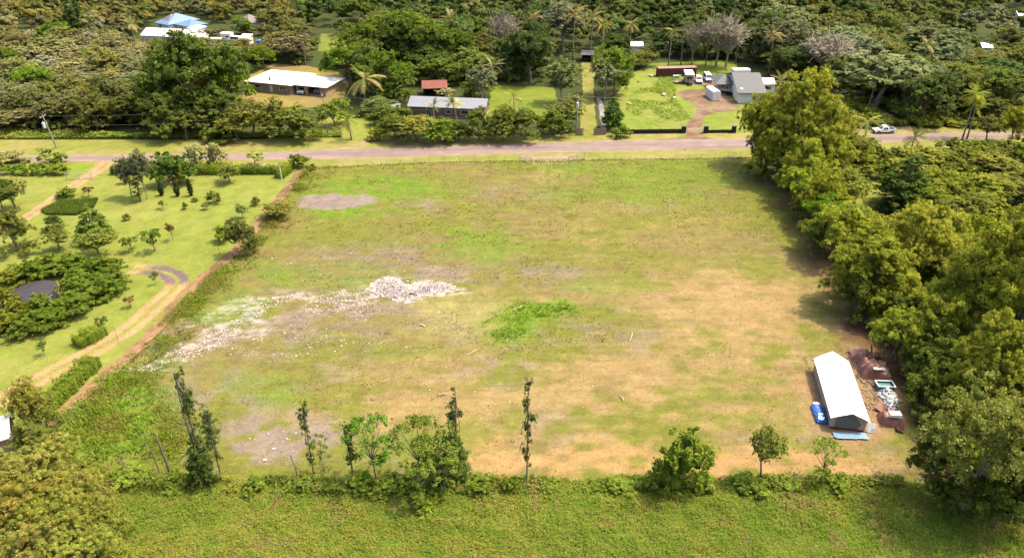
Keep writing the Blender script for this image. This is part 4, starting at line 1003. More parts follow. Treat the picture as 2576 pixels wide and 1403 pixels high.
# ------------------------------------------------------------------ wood on the right
for k, u, vb, vt, w, lb, tn in (
    ('giant', 1990, 452, 172, 205, 'tall yellow green tree at the far right corner of the field', (.95, .95, .9)),
    ('olive', 1925, 425, 245, 120, 'yellow green side crown leaning over the road from the tall corner tree', (.95, .95, .9)),
    ('olive', 2060, 455, 262, 120, 'olive tree on the right flank of the tall corner tree', (.9, .92, .9)),
    ('olive', 1950, 462, 292, 120, 'olive tree filling the lower front of the tall corner tree', (.95, .98, .9)),
    ('olive', 2045, 475, 300, 140, 'olive tree right of the foot of the tall corner tree', (.92, .95, .9)),
    ('fine', 2105, 455, 305, 100, 'grey green tree against the road right of the tall corner tree', (1.1, 1.05, .95)),
    ('olive', 2150, 430, 345, 80, 'low olive tree under the ragged palm fronds', (.95, 1, .9)),
    ('olive', 1908, 412, 238, 112, 'olive tree leaning over the road in front of the grey roofed house', (.95, .98, .9)),
    ('olive', 2015, 505, 352, 124, 'tall olive tree on the field edge just below the tall corner tree', (.98, 1.02, .92)),
    ('olive', 2052, 566, 428, 116, 'olive tree behind the bright green flat crowned one', (.95, 1.0, .9)),
    ('olive', 2092, 655, 512, 136, 'olive tree joining the bright green flat crown to the broad olive tree', (.98, 1.02, .92)),
    ('bush', 2128, 380, 338, 70, 'leafy shrub on the road edge right of the tall corner tree', (1.2, 1.15, 1)),
    ('bush', 2182, 372, 346, 56, 'low leafy shrub on the road edge below the white pickup', (1.2, 1.15, 1)),
    ('broad', 1912, 442, 338, 84, 'dark tree at the foot of the tall corner tree, field side', (.9, .85, .9)),
    ('broad', 1965, 470, 380, 100, 'dark tree in the shade below the tall corner tree', (.85, .85, .85)),
    ('olive', 2012, 530, 425, 106, 'yellow green tree below the tall corner tree on the field edge', (.9, 1.05, .9)),
    ('autumn', 2080, 565, 476, 92, 'orange tinged tree halfway along the field edge wood', (1.15, 1.15, .9)),
    ('umbrella', 2075, 600, 493, 112, 'bright green flat crowned tree among the field edge wood', (.95, 1.2, .75)),
    ('broad', 2030, 560, 470, 80, 'dark tree on the field edge left of the orange tinged one', (1, 1, .9)),
    ('fine', 2120, 545, 424, 86, 'loose green tree left of the small hidden lawn', (1.05, 1.15, .9)),
    ('broad', 2055, 635, 545, 110, 'dark tree over a reddish hollow at the field edge', (.85, .95, .85)),
    ('ohia', 2105, 640, 540, 80, 'pale stemmed tree over the reddish hollow', (.8, .9, .7)),
    ('cone', 2264, 522, 394, 130, 'dark cone shaped tree right of the small hidden lawn', (.85, .85, .85)),
    ('giant', 2160, 775, 568, 210, 'broad olive tree in the middle of the field edge wood', (.95, 1.0, .95)),
    ('giant', 2265, 740, 512, 190, 'tall olive tree below the small hidden lawn', (1.0, 1.0, .95)),
    ('olive', 2352, 735, 540, 150, 'olive tree right of the tall one below the hidden lawn', (.95, .98, .95)),
    ('umbrella', 2415, 700, 545, 110, 'sunlit yellow tree between the olive trees and the huge right edge tree', (1.5, 1.4, .8)),
    ('giant', 2520, 930, 478, 330, 'huge yellow green tree filling the right edge', (.98, .98, .9)),
    ('giant', 2400, 900, 600, 210, 'olive tree left of the huge right edge tree', (.9, .95, .9)),
    ('broad', 2150, 800, 690, 110, 'dark tree at the field edge above the white shed', (.85, .9, .85)),
    ('broad', 2235, 838, 742, 120, 'dark tree behind the white shed', (.85, .9, .85)),
    ('olive', 2335, 925, 745, 165, 'olive tree right of the brown heaps behind the shed', (.95, 1.0, .9)),
    ('broad', 2350, 1000, 870, 135, 'green tree right of the white debris heap', (1.0, 1.1, .85)),
    ('giant', 2440, 1060, 790, 230, 'olive tree in the lower right wood above the weeping one', (.95, .95, .95)),
    ('olive', 2560, 1090, 850, 170, 'olive tree cut by the right edge above the weeping one', (.95, .95, .9)),
    ('weeping', 2420, 1285, 985, 270, 'loose drooping tree with pale bare branches at lower right', (.95, 1.0, .95)),
    ('weeping', 2560, 1290, 1030, 190, 'drooping tree cut off by the right edge at lower right', (.9, .95, .9)),
    ('broad', 2330, 1240, 1110, 110, 'dark low tree at the meadow end of the right wood', (.75, .8, .75)),
    ('broad', 2385, 1290, 1190, 110, 'darkest low tree under the drooping one', (.7, .75, .7)),
    ('broad', 2500, 1330, 1200, 150, 'dark low tree below the drooping ones beside the meadow', (.7, .75, .7))):
    tb(k, u, vb, vt, w, lb, tint=tn)
for k, u, vt, h, w, lb, tn in (
    ('fine', 2350, 372, 6, 120, 'loose olive tree below the parked white pickup', (1.0, 1.05, .85)), ('fine', 2300, 400, 5, 90, 'light green tree left of the loose olive one below the pickup', (1.15, 1.2, .9)), ('broad', 2440, 378, 6, 110, 'olive green tree below the forked yellow palm', (1.3, 1.2, 1)),
    ('fine', 2530, 392, 6, 110, 'olive tree right of the forked yellow palm foot', (1.05, 1.05, .95)), ('olive', 2385, 432, 7, 130, 'rounded olive tree right of the dark cone shaped tree', (.85, .9, .9)), ('olive', 2480, 440, 7, 140, 'rounded olive tree second right of the dark cone', (.85, .88, .9)),
    ('olive', 2350, 465, 6.5, 110, 'lower olive tree touching the dark cone', (.8, .88, .85)), ('broad', 2440, 492, 7, 120, 'shaded green tree above the sunlit yellow one', (1.1, 1.05, 1)), ('fine', 2545, 440, 6, 90, 'pale olive tree at the right edge above the huge tree', (1.05, 1.0, 1)),
    ('broad', 2300, 545, 6, 90, 'low green tree under the dark cone', (1.2, 1.2, 1)), ('bush', 2250, 405, 4, 80, 'low green thicket at the upper end of the hidden lawn', (1.0, 1.05, 1)), ('bush', 2170, 395, 4, 80, 'leafy thicket below the ragged palm near the road', (1.2, 1.1, 1)),
    ('fine', 2125, 330, 7, 70, 'pale leafed tree right of the tall corner tree', (1.15, 1.1, .9)), ('bush', 2470, 352, 3.5, 60, 'dark shrub on the road edge right of the forked palm', (.8, .85, .9)), ('bush', 2565, 375, 3, 40, 'dark shrub at the right edge below the road', (.7, .8, .8)),
    ('broad', 2080, 395, 7, 90, 'green tree in shade right of the tall corner tree', (1.0, 1.0, .9)), ('broad', 2130, 420, 5, 80, 'green tree over the top of the hidden lawn', (1.1, 1.1, .9)),
    ('broad', 2110, 500, 6, 80, 'green tree at the lower end of the hidden lawn', (1.2, 1.2, .9)), ('olive', 2190, 535, 7, 100, 'rounded yellow green tree just below the hidden lawn', (1.0, 1.05, .85)), ('broad', 2235, 640, 9, 120, 'green tree in the heart of the right wood', (1.3, 1.2, 1)),
    ('broad', 2340, 640, 8, 120, 'shaded tree in the gap of the right wood', (1, 1, .9)), ('olive', 2275, 790, 8, 120, 'olive tree above the brown heaps', (.9, .95, .9)), ('broad', 2370, 830, 8, 130, 'dark gap tree in the lower right wood', (.8, .85, .8)), ('broad', 2460, 720, 10, 140, 'shaded tree below the sunlit yellow one', (.95, .95, .9)),
    ('olive', 2300, 690, 9, 120, 'olive tree filling the middle of the right wood', (.95, 1, .9)), ('broad', 2540, 960, 8, 130, 'dark tree between the huge edge tree and the drooping ones', (.75, .8, .75)), ('broad', 2350, 940, 6, 110, 'green tree above the crown of the drooping one', (.95, 1.0, .85))):
    tt(k, u, vt, h, w, lb, tint=tn)
palm(P(2165, 392), 8.2, 4.6, 'ragged fan of palm fronds rising beside the road right of the tall corner tree', 15, seed=1, yel=.2)
palm(P(2120, 505), 5.5, 3.6, 'drooping palm over the hidden lawn', 13, seed=11, yel=.25)
palm(P(2284, 402), 5.2, 3.4, 'dark stubby palm in front of the road below the white pickup', 22, col=(.06, .09, .02), col2=(.20, .15, .05), yel=.3, seed=2, wid=.6, el=(-.8, 1.2))
palm(P(2420, 352), 11.0, 3.6, 'bright yellow green forked palm with pale stem beside the road', 22, col=(.17, .21, .025), col2=(.24, .24, .03), yel=.2, seed=3, wid=.65, el=(-.5, 1.4))
palm(P(2432, 350), 8.0, 3.2, 'shorter yellow green palm leaning on the forked one', 18, col=(.17, .20, .025), col2=(.24, .22, .03), yel=.2, seed=4, wid=.6)
tb('olive', 2540, 362, 268, 80, 'olive tree on the road edge at far right', tint=(1.1, 1.05, .9))
tb('fine', 2480, 360, 290, 60, 'grey green tree between the forked palm and the far right olive', tint=(.9, .9, 1.1))
# ------------------------------------------------------------------ named trees beyond the road
tb('dark', 500, 318, 84, 225, 'huge dark green tree towering left of the white hip roofed house', tint=(.95, 1.0, .9))
tb('broad', 570, 328, 212, 110, 'dark green tree under the right side of the huge dark tree', tint=(.75, .85, .8))
tb('broad', 495, 338, 228, 110, 'dark green tree straight in front of the huge dark tree', tint=(.75, .85, .8))
tb('broad', 440, 318, 170, 100, 'dark green tree under the left shoulder of the huge dark tree', tint=(.8, .9, .8))
tb('umbrella', 590, 300, 122, 110, 'bright layered tree between the huge dark tree and the white hip roofed house', tint=(.95, 1.15, .9))
tb('broad', 425, 345, 232, 120, 'dark green tree at the left foot of the huge dark tree', tint=(.8, .85, .85))
tb('fine', 470, 348, 262, 100, 'grey green tree in front of the huge dark tree', tint=(.8, .85, .8))
tb('cone', 200, 90, -20, 50, 'dark pointed tree at the top left skyline', tint=(.7, .75, .8))
for k, u, vb, vt, w, lb, tn in (
    ('fine', 640, 345, 246, 90, 'grey green tree left of the white house yard, near the road', (.9, .9, .85)), ('fine', 705, 340, 242, 70, 'tall loose tree in front of the white house near its stone wall', (.9, .95, .8)), ('fine', 745, 350, 262, 90, 'loose grey green tree below the white house carport', (.95, 1.05, .85)),
    ('broad', 770, 352, 290, 80, 'rounded green tree right at the road below the carport', (1.05, 1.15, 1)), ('fine', 680, 350, 285, 90, 'low grey green tree on the grass verge below the white house', (.85, .9, .8)), ('broad', 845, 318, 252, 80, 'bright green tree left of the palm like clump', (1.2, 1.4, .9)),
    ('fine', 600, 352, 288, 80, 'grey brown thicket tree near the wavy bank', (.85, .8, .8)), ('bush', 560, 352, 310, 90, 'low thicket at the wavy grassy bank', (.85, .8, .8))):
    tb(k, u, vb, vt, w, lb, tint=tn)
palm(P(920, 268), 7.4, 6.2, 'big pale fronded palm left of the rusty red roof', 18, col=(.13, .15, .04), col2=(.36, .30, .12), yel=.45, seed=21, wid=1.1)
palm(P(884, 352), 5.0, 3.4, 'dark palm like clump with long leaves beside the small dirt drive', 20, col=(.06, .085, .02), col2=(.22, .22, .06), yel=.25, seed=22, el=(-.9, 1.2))
palm(P(1152, 330), 7.0, 3.0, 'banana like palm with yellow lower leaves in front of the long grey roof', 12, col=(.10, .14, .02), col2=(.48, .36, .05), yel=.4, seed=23, wid=1.1)
palm(P(1092, 322), 5.4, 2.4, 'small upright palm at the left door of the long grey roofed house', 14, col=(.09, .13, .02), seed=24, el=(.2, 1.3))
palm(P(1295, 335), 8.6, 2.6, 'thin dark coconut palm right of the long grey roof', 14, col=(.08, .10, .02), col2=(.35, .27, .10), seed=25, yel=.3)
palm(P(1440, 152), 14.5, 4.6, 'left and yellowest coconut palm of the pair behind the grass lane', 18, col=(.20, .17, .04), col2=(.30, .22, .07), seed=26, yel=.4, wid=.8)
palm(P(1485, 148), 13.5, 4.6, 'right coconut palm of the pair behind the grass lane', 18, col=(.11, .12, .03), col2=(.28, .22, .09), seed=27, yel=.35, wid=.8)
palm(P(1515, 150), 11.5, 4.0, 'lower palm just right of the coconut pair', 16, col=(.10, .13, .03), col2=(.28, .22, .08), seed=28, yel=.3)
palm(P(1240, 225), 6.5, 4.0, 'palm with hanging dry fronds beside the small square lawn', 12, col=(.06, .08, .02), col2=(.33, .28, .15), seed=29, yel=.5)
palm(P(2405, 235), 11, 4.2, 'dark palm in the forest under the right hand wires', 15, col=(.06, .08, .02), col2=(.2, .17, .06), seed=30, yel=.3)
for k, u, vb, vt, w, lb, tn in (
    ('broad', 1008, 262, 182, 76, 'dark round tree left of the rusty red roof', (.85, .95, .9)), ('broad', 1120, 214, 146, 110, 'bushy dark tree behind the rusty red roof', (.9, 1.05, .9)), ('broad', 1196, 247, 190, 74, 'rounded bush like tree right of the rusty red roof', (.8, .9, .85)),
    ('broad', 1030, 214, 160, 70, 'dark tree behind the left end of the rusty red roof', (.8, .9, .85)), ('pale', 1118, 246, 222, 42, 'pale straw coloured bush in front of the rusty red roof', (1.05, .95, 1.2)),
    ('broad', 985, 250, 190, 80, 'dark green tree right of the big pale palm', (.8, .95, .85)), ('broad', 1545, 240, 120, 105, 'light green tree at the right of the grass lane', (1.15, 1.3, .9)), ('ohia', 1520, 250, 150, 70, 'pale flowering grey green tree beside the grass lane', (.9, .95, .95)),
    ('ohia', 1415, 262, 150, 80, 'grey green tree at the left of the grass lane', (.85, .95, .8)), ('fine', 1425, 320, 242, 90, 'grey green tree between the middle pole and the small square lawn', (.9, .95, .85)), ('broad', 1395, 340, 275, 80, 'dark tree left of the middle utility pole', (.95, 1.0, .9)),
    ('broad', 1320, 350, 275, 90, 'dark bushy tree at the road right of the thin dark palm', (.9, 1.0, .9)), ('broad', 1265, 352, 272, 96, 'olive bushy tree at the road below the long grey roof end', (1.1, 1.05, .9)), ('broad', 1205, 354, 278, 80, 'olive tree at the road in front of the grey roof', (1.0, 1.05, .9)),
    ('broad', 1110, 356, 296, 90, 'bright green shrub like tree at the road below the house door', (1.1, 1.35, .9)), ('fine', 1050, 354, 288, 96, 'yellow green loose tree hiding the left end of the grey roof', (1.1, 1.1, .9)), ('broad', 995, 352, 292, 90, 'dark green tree at the corner of the small dirt drive', (.9, .95, .9)),
    ('bush', 945, 352, 322, 44, 'pale yellow shrub at the small dirt drive', (1.9, 1.7, 1.6)), ('broad', 1155, 354, 308, 70, 'dark shrubby tree under the banana like palm', (.8, .85, .85)), ('broad', 1000, 320, 268, 70, 'green tree behind the grey sheds', (1.1, 1.1, .9)),
    ('broad', 960, 315, 262, 60, 'green tree in front of the big pale palm', (1.0, 1.1, .9)), ('cone', 1540, 322, 246, 54, 'dense dark green rounded tree beside the brown board fence', (.75, .95, .85)), ('bush', 1560, 345, 318, 46, 'dark green bush under the dense rounded tree', (.8, .9, .9))):
    tb(k, u, vb, vt, w, lb, tint=tn)
tb('cone', 1543, 272, 244, 16, 'thin dark spire beside the dense rounded tree', tint=(.7, .9, .9))
for u, vb, vt, w, lb in ((1265, 178, 38, 60, 'bare greyish tall tree above the square lawn'), (1800, 168, 40, 90, 'tall grey trunked bare tree behind the vehicles'), (1825, 172, 60, 80, 'greyish tangled bare tree right of the tall trunk'), (1740, 165, 70, 50, 'thin bare tree behind the brown container'),
                     (2065, 205, 88, 120, 'wide pale bare tree right of the tall corner tree')):
    tb('bare', u, vb, vt, w, lb, tint=(1, 1, 1))
for u, vt, h, w, lb in ((2110, 62, 13, 110, 'grey domed tree above the wide pale bare tree'), (2235, 135, 14, 190, 'wide grey green domed tree above the right hand wires'), (2310, 160, 12, 110, 'grey green tree right of the wide domed one'), (2360, 60, 14, 120, 'silvery grey tree on the right skyline'),
                    (1970, 10, 14, 110, 'grey crowned tree at the top edge above the grey roof'), (2400, 80, 12, 90, 'grey flowering tree right of the silvery one'), (1210, 162, 11, 70, 'small grey crowned tree behind the dark round ones')):
    tt('ohia', u, vt, h, w, lb, tint=(.9, .95, .95))
for u, vt, h, w, lb, tn in ((1010, 32, 15, 190, 'broad flat crowned pale green tree on the skyline above the rusty roof', (.85, .88, .9)), (900, 60, 14, 130, 'flat crowned tree left of the broad pale one', (.85, .85, .9)), (1090, 60, 14, 150, 'flat crowned green tree right of the broad pale one', (.8, .85, .9)),
                        (870, 110, 12, 120, 'rounded flat crowned tree behind the white house on its right', (.85, .95, .9)), (960, 130, 13, 130, 'dark rounded tree behind the big pale palm', (.75, .85, .85)), (70, 170, 8, 100, 'bright green flat crowned tree low at far left', (.95, 1.12, .9)), (130, 55, 10, 80, 'bright green tree high at far left', (.95, 1.1, .9)),
                        (655, 118, 7, 60, 'bright flat tree beyond the left end of the white house', (1.0, 1.1, .9)), (10, 120, 9, 60, 'bright green tree at the far left edge', (.95, 1.12, .9))):
    tt('umbrella', u, vt, h, w, lb, tint=tn)

# the rest of the wood beyond the road: every tree its own object, then one far-off mass
KEEP = [(380, 30, 515, 66), (350, 68, 512, 92), (578, 35, 640, 60), (548, 78, 628, 98), (600, 168, 862, 236), (622, 232, 866, 258), (1054, 206, 1132, 232), (996, 238, 1242, 284), (1232, 220, 1395, 282), (1458, 146, 1496, 340),
        (1436, 122, 1498, 152), (1560, 166, 1840, 335), (1820, 168, 1990, 262), (1584, 104, 1642, 118), (2190, 268, 2290, 335), (644, 100, 658, 112), (2560, 25, 2576, 42), (2470, 105, 2500, 122), (805, 92, 885, 130), (1560, 165, 1850, 200)]
BUILT = [KEEP[i] for i in (0, 1, 2, 3, 6, 7, 10, 12, 13)] + [k for k in KEEP if k[0] in (2560, 2470)]
FOREST = gp((-220, 332), (330, 332), (470, 330), (610, 310), (612, 232), (640, 175), (850, 160), (890, 215), (880, 300), (985, 310), (1010, 235), (1060, 195), (1135, 205), (1200, 215), (1240, 212), (1440, 218), (1440, 150), (1515, 150), (1530, 215), (1600, 180), (1640, 152), (1860, 146), (2000, 210),
            (2120, 250), (2180, 256), (2290, 310), (2420, 318), (2800, 322), (3050, 40), (3050, -60), (-700, -60), (-700, 120))
PATCH = [(60, 300, 'behind the left utility pole'), (180, 320, 'above the far left verge'), (300, 310, 'above the wavy grass bank'), (60, 210, 'on the slope at the left edge'), (200, 210, 'on the brown slope at left'), (330, 210, 'left of the huge dark tree'), (110, 110, 'high on the left slope'),
         (280, 120, 'left of the long white roof'), (230, 30, 'left above the blue roof'), (450, 20, 'behind the blue roof'), (600, 20, 'behind the grey pyramid roof'), (700, 120, 'right of the junk yard'), (720, 60, 'right of the grey pyramid roof'), (780, 150, 'behind the white hip roofed house'),
         (860, 20, 'at the top edge, left of centre'), (930, 190, 'above the big pale palm'), (1060, 130, 'above the rusty red roof'), (1180, 100, 'up the slope from the red roof'), (1150, 20, 'at the top edge near the middle'), (1330, 190, 'behind the small square lawn'), (1330, 100, 'left of the coconut palms'),
         (1440, 20, 'above the coconut palms'), (1560, 90, 'right of the coconut palms'), (1600, 150, 'left of the brown container'), (1700, 130, 'behind the brown container'), (1660, 30, 'at the top edge right of the palms'), (1880, 130, 'behind the grey tent like roof'), (1870, 40, 'above the tall bare trunks'),
         (2000, 180, 'between grey roof and pale bare tree'), (2060, 30, 'at the top edge above the pale bare tree'), (2180, 230, 'beside the right utility pole'), (2250, 200, 'left under the right wires'), (2330, 260, 'beyond the white pickup'), (2440, 280, 'behind the forked yellow palm'), (2540, 270, 'at the right edge below the wires'),
         (2450, 180, 'above the right hand wires'), (2550, 150, 'at the right edge above the wires'), (2250, 60, 'at the top edge, right of centre'), (2480, 60, 'in the top right corner'), (980, 280, 'between the big palm and the road'), (1370, 250, 'right of the small square lawn')]
def zone(u, v, r):  # darker tints of the back wood carry cloud shade in the leaf colour
    """Kind, tint, height and look of a tree of the wood by where it grows."""
    q = r.random()
    if u < 400 and v > 90:
        if v > 245: return ('broad', (.85, .80, .85), r.uniform(5.5, 8), 'dark green tree') if q < .5 else ('scrub', (.8, .85, .75), r.uniform(5, 7), 'olive brown scrub tree')
        return ('scrub', (1.0, 1.0, .95), r.uniform(5, 8), 'olive brown scrub tree') if q < .55 else ('fine', (.95, .92, .95), r.uniform(5.5, 8), 'grey green scrub tree') if q < .88 else ('ohia', (1.05, 1.0, .9), r.uniform(4.5, 7), 'pale grey scrub tree')
    if u < 760 and v <= 180:
        return ('broad', (.95, .88, .9), r.uniform(6, 9), 'mid green tree') if q < .4 else ('fine', (.85, .78, .65), r.uniform(6, 8), 'yellowish olive tree') if q < .75 else ('scrub', (.85, .82, .75), r.uniform(6, 8), 'olive brown scrub tree')
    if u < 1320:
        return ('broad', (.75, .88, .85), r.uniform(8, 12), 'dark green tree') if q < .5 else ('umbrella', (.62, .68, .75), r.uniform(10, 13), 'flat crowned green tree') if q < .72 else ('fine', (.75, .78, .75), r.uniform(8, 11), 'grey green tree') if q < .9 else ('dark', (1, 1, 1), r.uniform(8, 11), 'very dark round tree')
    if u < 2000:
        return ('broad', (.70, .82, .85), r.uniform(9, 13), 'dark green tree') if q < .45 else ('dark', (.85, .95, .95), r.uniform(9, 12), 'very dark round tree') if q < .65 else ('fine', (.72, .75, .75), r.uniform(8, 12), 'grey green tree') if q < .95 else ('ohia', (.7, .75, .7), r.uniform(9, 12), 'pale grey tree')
    return ('broad', (.85, .88, .85), r.uniform(7, 11), 'mid green tree') if q < .42 else ('fine', (.8, .82, .8), r.uniform(7, 10), 'grey green tree') if q < .72 else ('dark', (1.05, 1.05, 1), r.uniform(8, 11), 'dark tree') if q < .92 else ('ohia', (.78, .84, .75), r.uniform(8, 12), 'pale grey tree')
rr = np.random.default_rng(77)
placed = [(o.location.x, o.location.y, o.scale.x) for o in COL.objects if o.get('category') in ('tree', 'palm') and o.location.y > 168]
PX = np.array([p[0] for p in placed]); PY = np.array([p[1] for p in placed])
fill, far = [], []
cand = np.stack([rr.uniform(-420, 420, 60000), rr.uniform(168, 455, 60000)], 1)
ok = in_poly(cand[:, 0], cand[:, 1], FOREST); cand = cand[ok]
U0, V0, D0 = proj(cand[:, 0], cand[:, 1])
ok = (U0 > -110) & (U0 < 2690); cand = cand[ok]
for x, y in cand:
    u, v, d = proj(x, y)
    isfar = y > 262
    gap = (6.0 if u < 420 and v > 90 else 8.3) if not isfar else 7.6
    if len(PX) and np.min((PX - x) ** 2 + (PY - y) ** 2) < gap * gap: continue
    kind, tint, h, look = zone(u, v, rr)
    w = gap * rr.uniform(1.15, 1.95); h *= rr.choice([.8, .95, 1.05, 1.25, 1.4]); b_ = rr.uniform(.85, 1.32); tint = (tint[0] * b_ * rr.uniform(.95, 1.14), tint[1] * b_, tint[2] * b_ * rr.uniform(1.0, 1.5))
    for _ in range(3):
        tu, tv, _d = proj(x, y, h); hw = w / 2 / (mpp(Vector((x, y, 0)), h / 2))
        hit = [k for k in KEEP if tu + hw * .8 > k[0] and tu - hw * .8 < k[2] and tv < k[3] and v > (k[1] + .5 * (k[3] - k[1]) if k in BUILT else k[1] + 2)]
        if not hit: break
        h *= .62; w *= .8
    if hit and h < 2.4 + .5: continue
    if hit: continue
    PX, PY = np.append(PX, x), np.append(PY, y)
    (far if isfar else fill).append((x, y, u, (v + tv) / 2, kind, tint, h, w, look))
    if len(fill) > 236 and not isfar: break
by = {}
for t in fill:
    pu = min(PATCH, key=lambda q: (q[0] - t[2]) ** 2 + (2.2 * (q[1] - t[3])) ** 2)[2]
    by.setdefault((t[8], pu), []).append(t)
ORD = ['first', 'second', 'third', 'fourth', 'fifth', 'sixth', 'seventh', 'eighth', 'ninth', 'tenth', 'eleventh', 'twelfth', 'thirteenth', 'fourteenth', 'fifteenth', 'sixteenth', 'seventeenth', 'eighteenth', 'nineteenth', 'twentieth']
for (look, pu), ts in by.items():
    ts.sort(key=lambda t: t[2])
    for i, (x, y, u, v, kind, tint, h, w, _l) in enumerate(ts):
        lb = f'{look} {pu}' if len(ts) == 1 else (f'{"left" if i == 0 else "right"} one of the two {look}s {pu}' if len(ts) == 2 else f'{ORD[i]} from left of the {look}s {pu}')
        tree(kind, Vector((x, y, 0)), h, w, lb, *(('shrub', 'scrub on the slope at left', 'scrub_tree') if 'scrub' in look else ('tree', 'woodland trees beyond the road')), tint=tint)  # scrub trees of the wood, filed under the shrub category
for i, (u, vt, h, lb) in enumerate(((1345, 45, 13, 'palm in the forest left of the coconut pair'), (1590, 62, 12, 'palm in the forest right of the coconut pair'), (1690, 80, 11, 'palm above the brown container'), (2330, 112, 12, 'palm between the grey domed trees at right'), (2505, 128, 11, 'palm near the right edge above the wires'),
                              (760, 70, 10, 'palm right of the blue water drum'), (1130, 48, 13, 'palm on the skyline above the square lawn'), (330, 62, 9, 'palm left of the blue roof'), (1950, 90, 12, 'palm above the grey roofed house'), (1960, 205, 8, 'palm peeping over the tall corner tree'))):
    p = P(u, vt, h); palm(Vector((p.x, p.y, 0)), h, rr.uniform(3.2, 4.4), lb, 15, col=(.12, .13, .035), col2=(.27, .22, .09), yel=.3, seed=60 + i, wid=.8)
for i, (u, vb, vt, lb) in enumerate(((1712, 168, 85, 'pale leafless stem left of the thin bare tree'), (1775, 166, 62, 'pale leafless stem left of the tall grey trunks'), (1850, 160, 75, 'pale leafless stem right of the tall grey trunks'), (1235, 180, 70, 'pale leafless stem above the square lawn'), (770, 165, 95, 'pale leafless stem behind the white house'), (885, 160, 100, 'pale leafless stem above the big pale palm'), (2255, 240, 165, 'pale leafless stem under the wide domed tree'), (2460, 230, 160, 'pale leafless stem at right above the wires'))):
    bare_pole(u, vb, vt, lb, .2, 12, 70 + i).children[0].data.materials[0] = M['grey_bark']
# far-off wood: one object of simple crowns
def far_wood(items, seed, n=330, ls=.46):
    r = np.random.default_rng(seed); V, T, C = [], [], []; off = 0
    for (x, y, u, v, kind, tint, h, w, _l) in items:
        c1 = np.array(LEAF[kind][0]) * np.array((1.22, 1.18, 1.28)) * np.array(tint) * r.uniform(.85, 1.15); c2 = np.array(LEAF[kind][1]) * np.array(tint)
        k = 14; rows = dome(r, k, w, h, h * .1, w * .12, w * .2, .8)
        cl = np.array(rows)
        p, nr, tu, idx = leaf_cloud(r, cl, n, max(10, n // 12), w * .055 + .12, .45, -.4, .5, .18)
        p = p + np.array((x, y, 0)); t = unit(np.cross(nr, r.normal(0, 1, (n, 3)))); b = np.cross(nr, t); s = ls * r.uniform(.6, 1.3, (n, 1))
        V.append(np.stack([p - t * s, p + b * s * .6, p + t * s, p - b * s * .6], 1).reshape(-1, 3))
        q = np.arange(n)[:, None] * 4 + off; T += [np.concatenate([q, q + 1, q + 2], 1), np.concatenate([q, q + 2, q + 3], 1)]
        m = (r.random(tu.max() + 1) < .28)[tu][:, None]; C.append(np.repeat(np.where(m, c2, c1) * r.uniform(.85, 1.2, (n, 1)) * r.uniform(.72, 1.3, (tu.max() + 1, 1))[tu], 4, 0)); off += 4 * n
        iv, it = ico(); Vc = (cl[:, None, :3] + iv[None] * cl[:, None, 3:6] * .58).reshape(-1, 3) + np.array((x, y, 0))
        V.append(Vc); C.append(np.tile(c1 * .8, (len(Vc), 1))); T.append((it[None] + (np.arange(k) * len(iv))[:, None, None]).reshape(-1, 3) + off); off += len(Vc)
    return tag(link('distant_wood', np_mesh('distant_wood', np.concatenate(V), np.concatenate(T), np.concatenate(C), M['leaf'])), kind='stuff')
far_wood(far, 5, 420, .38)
# low growth under the trees
ug = [(x + rr.normal(0, 3.5), y + rr.normal(0, 3.5), 0, 0, 'scrub' if rr.random() < .5 else 'broad', (1.0, 1.0, .95), rr.uniform(1.4, 3.8), rr.uniform(3, 6), '') for (x, y, *_q) in fill for _ in range(6)]
ug = [t for t in ug if not any(k[0] < proj(t[0], t[1])[0] < k[2] and k[1] + (.5 * (k[3] - k[1]) if k in BUILT else 0) < proj(t[0], t[1])[1] < k[3] for k in KEEP) and in_poly(np.array([t[0]]), np.array([t[1]]), FOREST)[0]]
o_ = far_wood(ug, 6, 170, .26); o_.name = 'forest_undergrowth'
rw = []
for poly_, n_, hh_ in ((gp((2130, 400), (2600, 372), (2700, 520), (2450, 600), (2290, 545), (2275, 430), (2140, 428)), 190, (1.8, 5.0)), (gp((2090, 640), (2330, 560), (2700, 560), (2700, 1250), (2330, 1240), (2320, 1050), (2230, 870)), 260, (1.0, 3.0)), (gp((2190, 330), (2260, 322), (2600, 322), (2600, 300), (2330, 296)), 70, (.8, 1.8)), (gp((2000, 262), (2160, 256), (2250, 320), (2150, 333), (2000, 332)), 110, (1.2, 3.0)), (gp((2205, 258), (2300, 262), (2420, 300), (2420, 318), (2305, 316)), 70, (1.0, 2.6))):
    xs = [q[0] for q in poly_]; ys = [q[1] for q in poly_]; c_ = np.stack([rr.uniform(min(xs), max(xs), n_ * 2), rr.uniform(min(ys), max(ys), n_ * 2)], 1); c_ = c_[in_poly(c_[:, 0], c_[:, 1], poly_)]
    rw += [(x, y, 0, 0, rr.choice(['olive', 'olive', 'fine']), (.95, 1.0, .95), rr.uniform(*hh_), rr.uniform(2.5, 5), '') for x, y in c_]
o_ = far_wood(rw, 9, 200, .2); o_.name = 'wood_undergrowth'
print('TREES', TREE_N, 'fill', len(fill), 'far', len(far), 'ug', len(ug))
